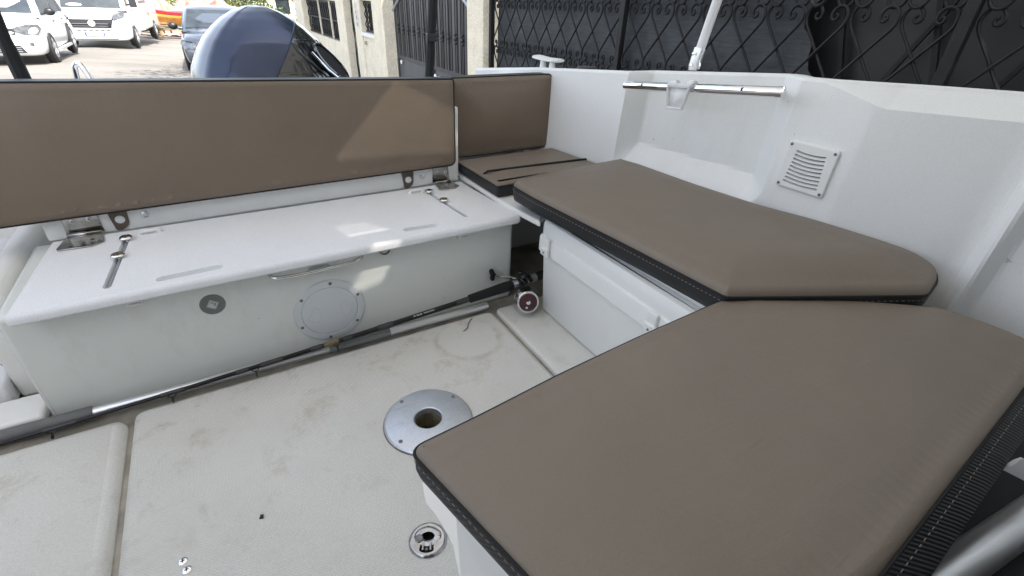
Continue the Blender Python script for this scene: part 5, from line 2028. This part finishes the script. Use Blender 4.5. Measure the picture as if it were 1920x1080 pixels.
nx_, ny_ = 40, 16
vs = []
for j in range(ny_ + 1):
    for i in range(nx_ + 1):
        u, v = i / nx_, j / ny_
        h = math.sin(math.pi * u) ** .5 * math.sin(math.pi * v) ** .6
        vs.append((-1.9 + 4.6 * u, 34.6 + 1.6 * v, gz(35) - .05 + h * (2.0 + .35 * math.sin(u * 17) + .25 * math.sin(v * 9 + u * 23)) + random.uniform(-.06, .06)))
mb.add(vs, [(j * (nx_ + 1) + i, j * (nx_ + 1) + i + 1, (j + 1) * (nx_ + 1) + i + 1, (j + 1) * (nx_ + 1) + i) for j in range(ny_) for i in range(nx_)])
tag(mb.build('cloth_heap', 'printed', smooth=60), 'heap of red and pink printed cloth behind the wooden boat', 'cloth heap')

# ------------------------------------------------------------------ planting
def leaf_cloud(mbl, rng, centre, rad, n, size):
    c = Vector(centre)
    for _ in range(n):
        while True:
            d = Vector((rng.uniform(-1, 1), rng.uniform(-1, 1), rng.uniform(-1, 1)))
            if .25 < d.length < 1:
                break
        p = c + Vector((d.x * rad[0], d.y * rad[1], d.z * rad[2]))
        a = Vector((rng.uniform(-1, 1), rng.uniform(-1, 1), rng.uniform(-.6, .6))).normalized()
        b = a.orthogonal().normalized()
        b = Matrix.Rotation(rng.uniform(0, 6.28), 3, a) @ b
        s = size * rng.uniform(.6, 1.3)
        q = a.cross(b)
        mbl.add([p - b * s, p + q * s * .45, p + b * s, p - q * s * .45], [(0, 1, 2, 3)])

def tree(name, loc, h, crown_r, seed, label, mat='leaf', n=60, per=55, size=.13, group=None):
    rng = random.Random(seed)
    t = empty(name, loc, label, 'tree', group)
    mbt = MB()
    tp = smooth_path([(0, 0, -.2), (.08, .05, h * .25), (-.05, .1, h * .5), (.05, 0, h * .85)], 5)
    mbt.tube(tp, [h * .035 * (1 - .8 * i / (len(tp) - 1)) for i in range(len(tp))], 9)
    for k in range(9):
        a = k * 2.4
        z0 = h * (.38 + .05 * k)
        mbt.tube(smooth_path([(0, 0, z0), (math.cos(a) * crown_r * .4, math.sin(a) * crown_r * .4, z0 + h * .09), (math.cos(a) * crown_r * .75, math.sin(a) * crown_r * .75, z0 + h * .17)], 4), [.07 * h / 8 * (1 - .1 * i) for i in range(9)], 6)
    mbt.build('trunk', 'bark', t)
    mbl = MB()
    for k in range(n):
        while True:
            d = Vector((rng.uniform(-1, 1), rng.uniform(-1, 1), rng.uniform(-1, 1)))
            if d.length < 1:
                break
        c = Vector((d.x * crown_r, d.y * crown_r, h * .70 + d.z * h * .30))
        leaf_cloud(mbl, rng, c, (crown_r * .3, crown_r * .3, crown_r * .22), per, size)
    mbl.build('crown', mat, t, smooth=0)
    return t
tree('broadleaf_tree', (4.0, -2.6, -.7), 8.0, 2.5, 5, 'leafy tree leaning over the black fence towards the bow', n=75, per=60)
tree('broadleaf_tree', (4.2, .9, -.7), 8.4, 2.5, 6, 'leafy tree behind the black fence, abreast of the cockpit', n=75, per=60)
tree('broadleaf_tree', (4.4, 4.6, -.7), 8.2, 2.5, 8, 'leafy tree behind the black fence near the gate pillar', n=75, per=60)
tree('broadleaf_tree', (4.2, 9.6, -.7), 9.0, 3.9, 9, 'wide spreading tree behind the grilled boundary wall', n=110, per=60)
# distant shrubs and house
rng = random.Random(21)
for i, (x, y, r, h, mt, lb) in enumerate(((-9.6, 31, 1.8, 2.6, 'leaf_light', 'sunlit yellow green bush between the white car and the camper'), (-4.0, 46, 3.0, 3.2, 'leaf_light', 'sunlit shrub in the row behind the cloth heap, above the camper end'), (.6, 45, 3.2, 3.4, 'leaf_light', 'broad yellow green shrub directly behind the cloth heap'), (3.6, 44, 2.4, 3.2, 'leaf', 'darker green shrub behind the grey car roof'), (7.4, 37, 1.3, 2.6, 'leaf_light', 'small pale shrub in front of the tiled house by the wall end'))):
    t = empty('garden_shrub', (x, y, g2(x, y)), lb, 'shrub', 'shrubs beyond the vehicles')
    mbl = MB()
    for k in range(34):
        d = Vector((rng.uniform(-1, 1), rng.uniform(-.6, .6), rng.uniform(.1, 1)))
        leaf_cloud(mbl, rng, (d.x * r, d.y * r, d.z * h * .9), (.55, .5, .5), 60, .12)
    mbl.build('foliage', mt, t, smooth=0)
    mbs = MB()
    for k in range(5):
        mbs.tube([(0, 0, -.1), (rng.uniform(-r, r) * .6, rng.uniform(-.5, .5), h * .7)], [.06, .02], 6)
    mbs.build('stem', 'bark', t)
hs = empty('tiled_house', (9.5, 50, gz(50)), 'pale house with terracotta tiled roof beyond the boundary wall', 'house')
mb = MB()
mb.span((-5.5, -3, -.2), (5.5, 4, 2.9))
mb.build('wall', 'render', hs)
mb = MB()
mb.rings([[Vector((x, y, z)) for y, z in ((-3.7, 2.75), (-3.7, 2.88), (.5, 4.4), (4.7, 2.88), (4.7, 2.75), (.5, 4.2))] for x in (-6.0, 6.0)])
mb.build('roof', 'tile_red', hs)
for x in (-3, 0, 3):
    mb = MB()
    mb.span((x - .5, -3.04, .9), (x + .5, -2.98, 2.1))
    mb.build('window', 'car_glass', hs)
mb = MB()
mb.span((-3.0, -6.5, -.1), (-2.85, 12, 2.4))
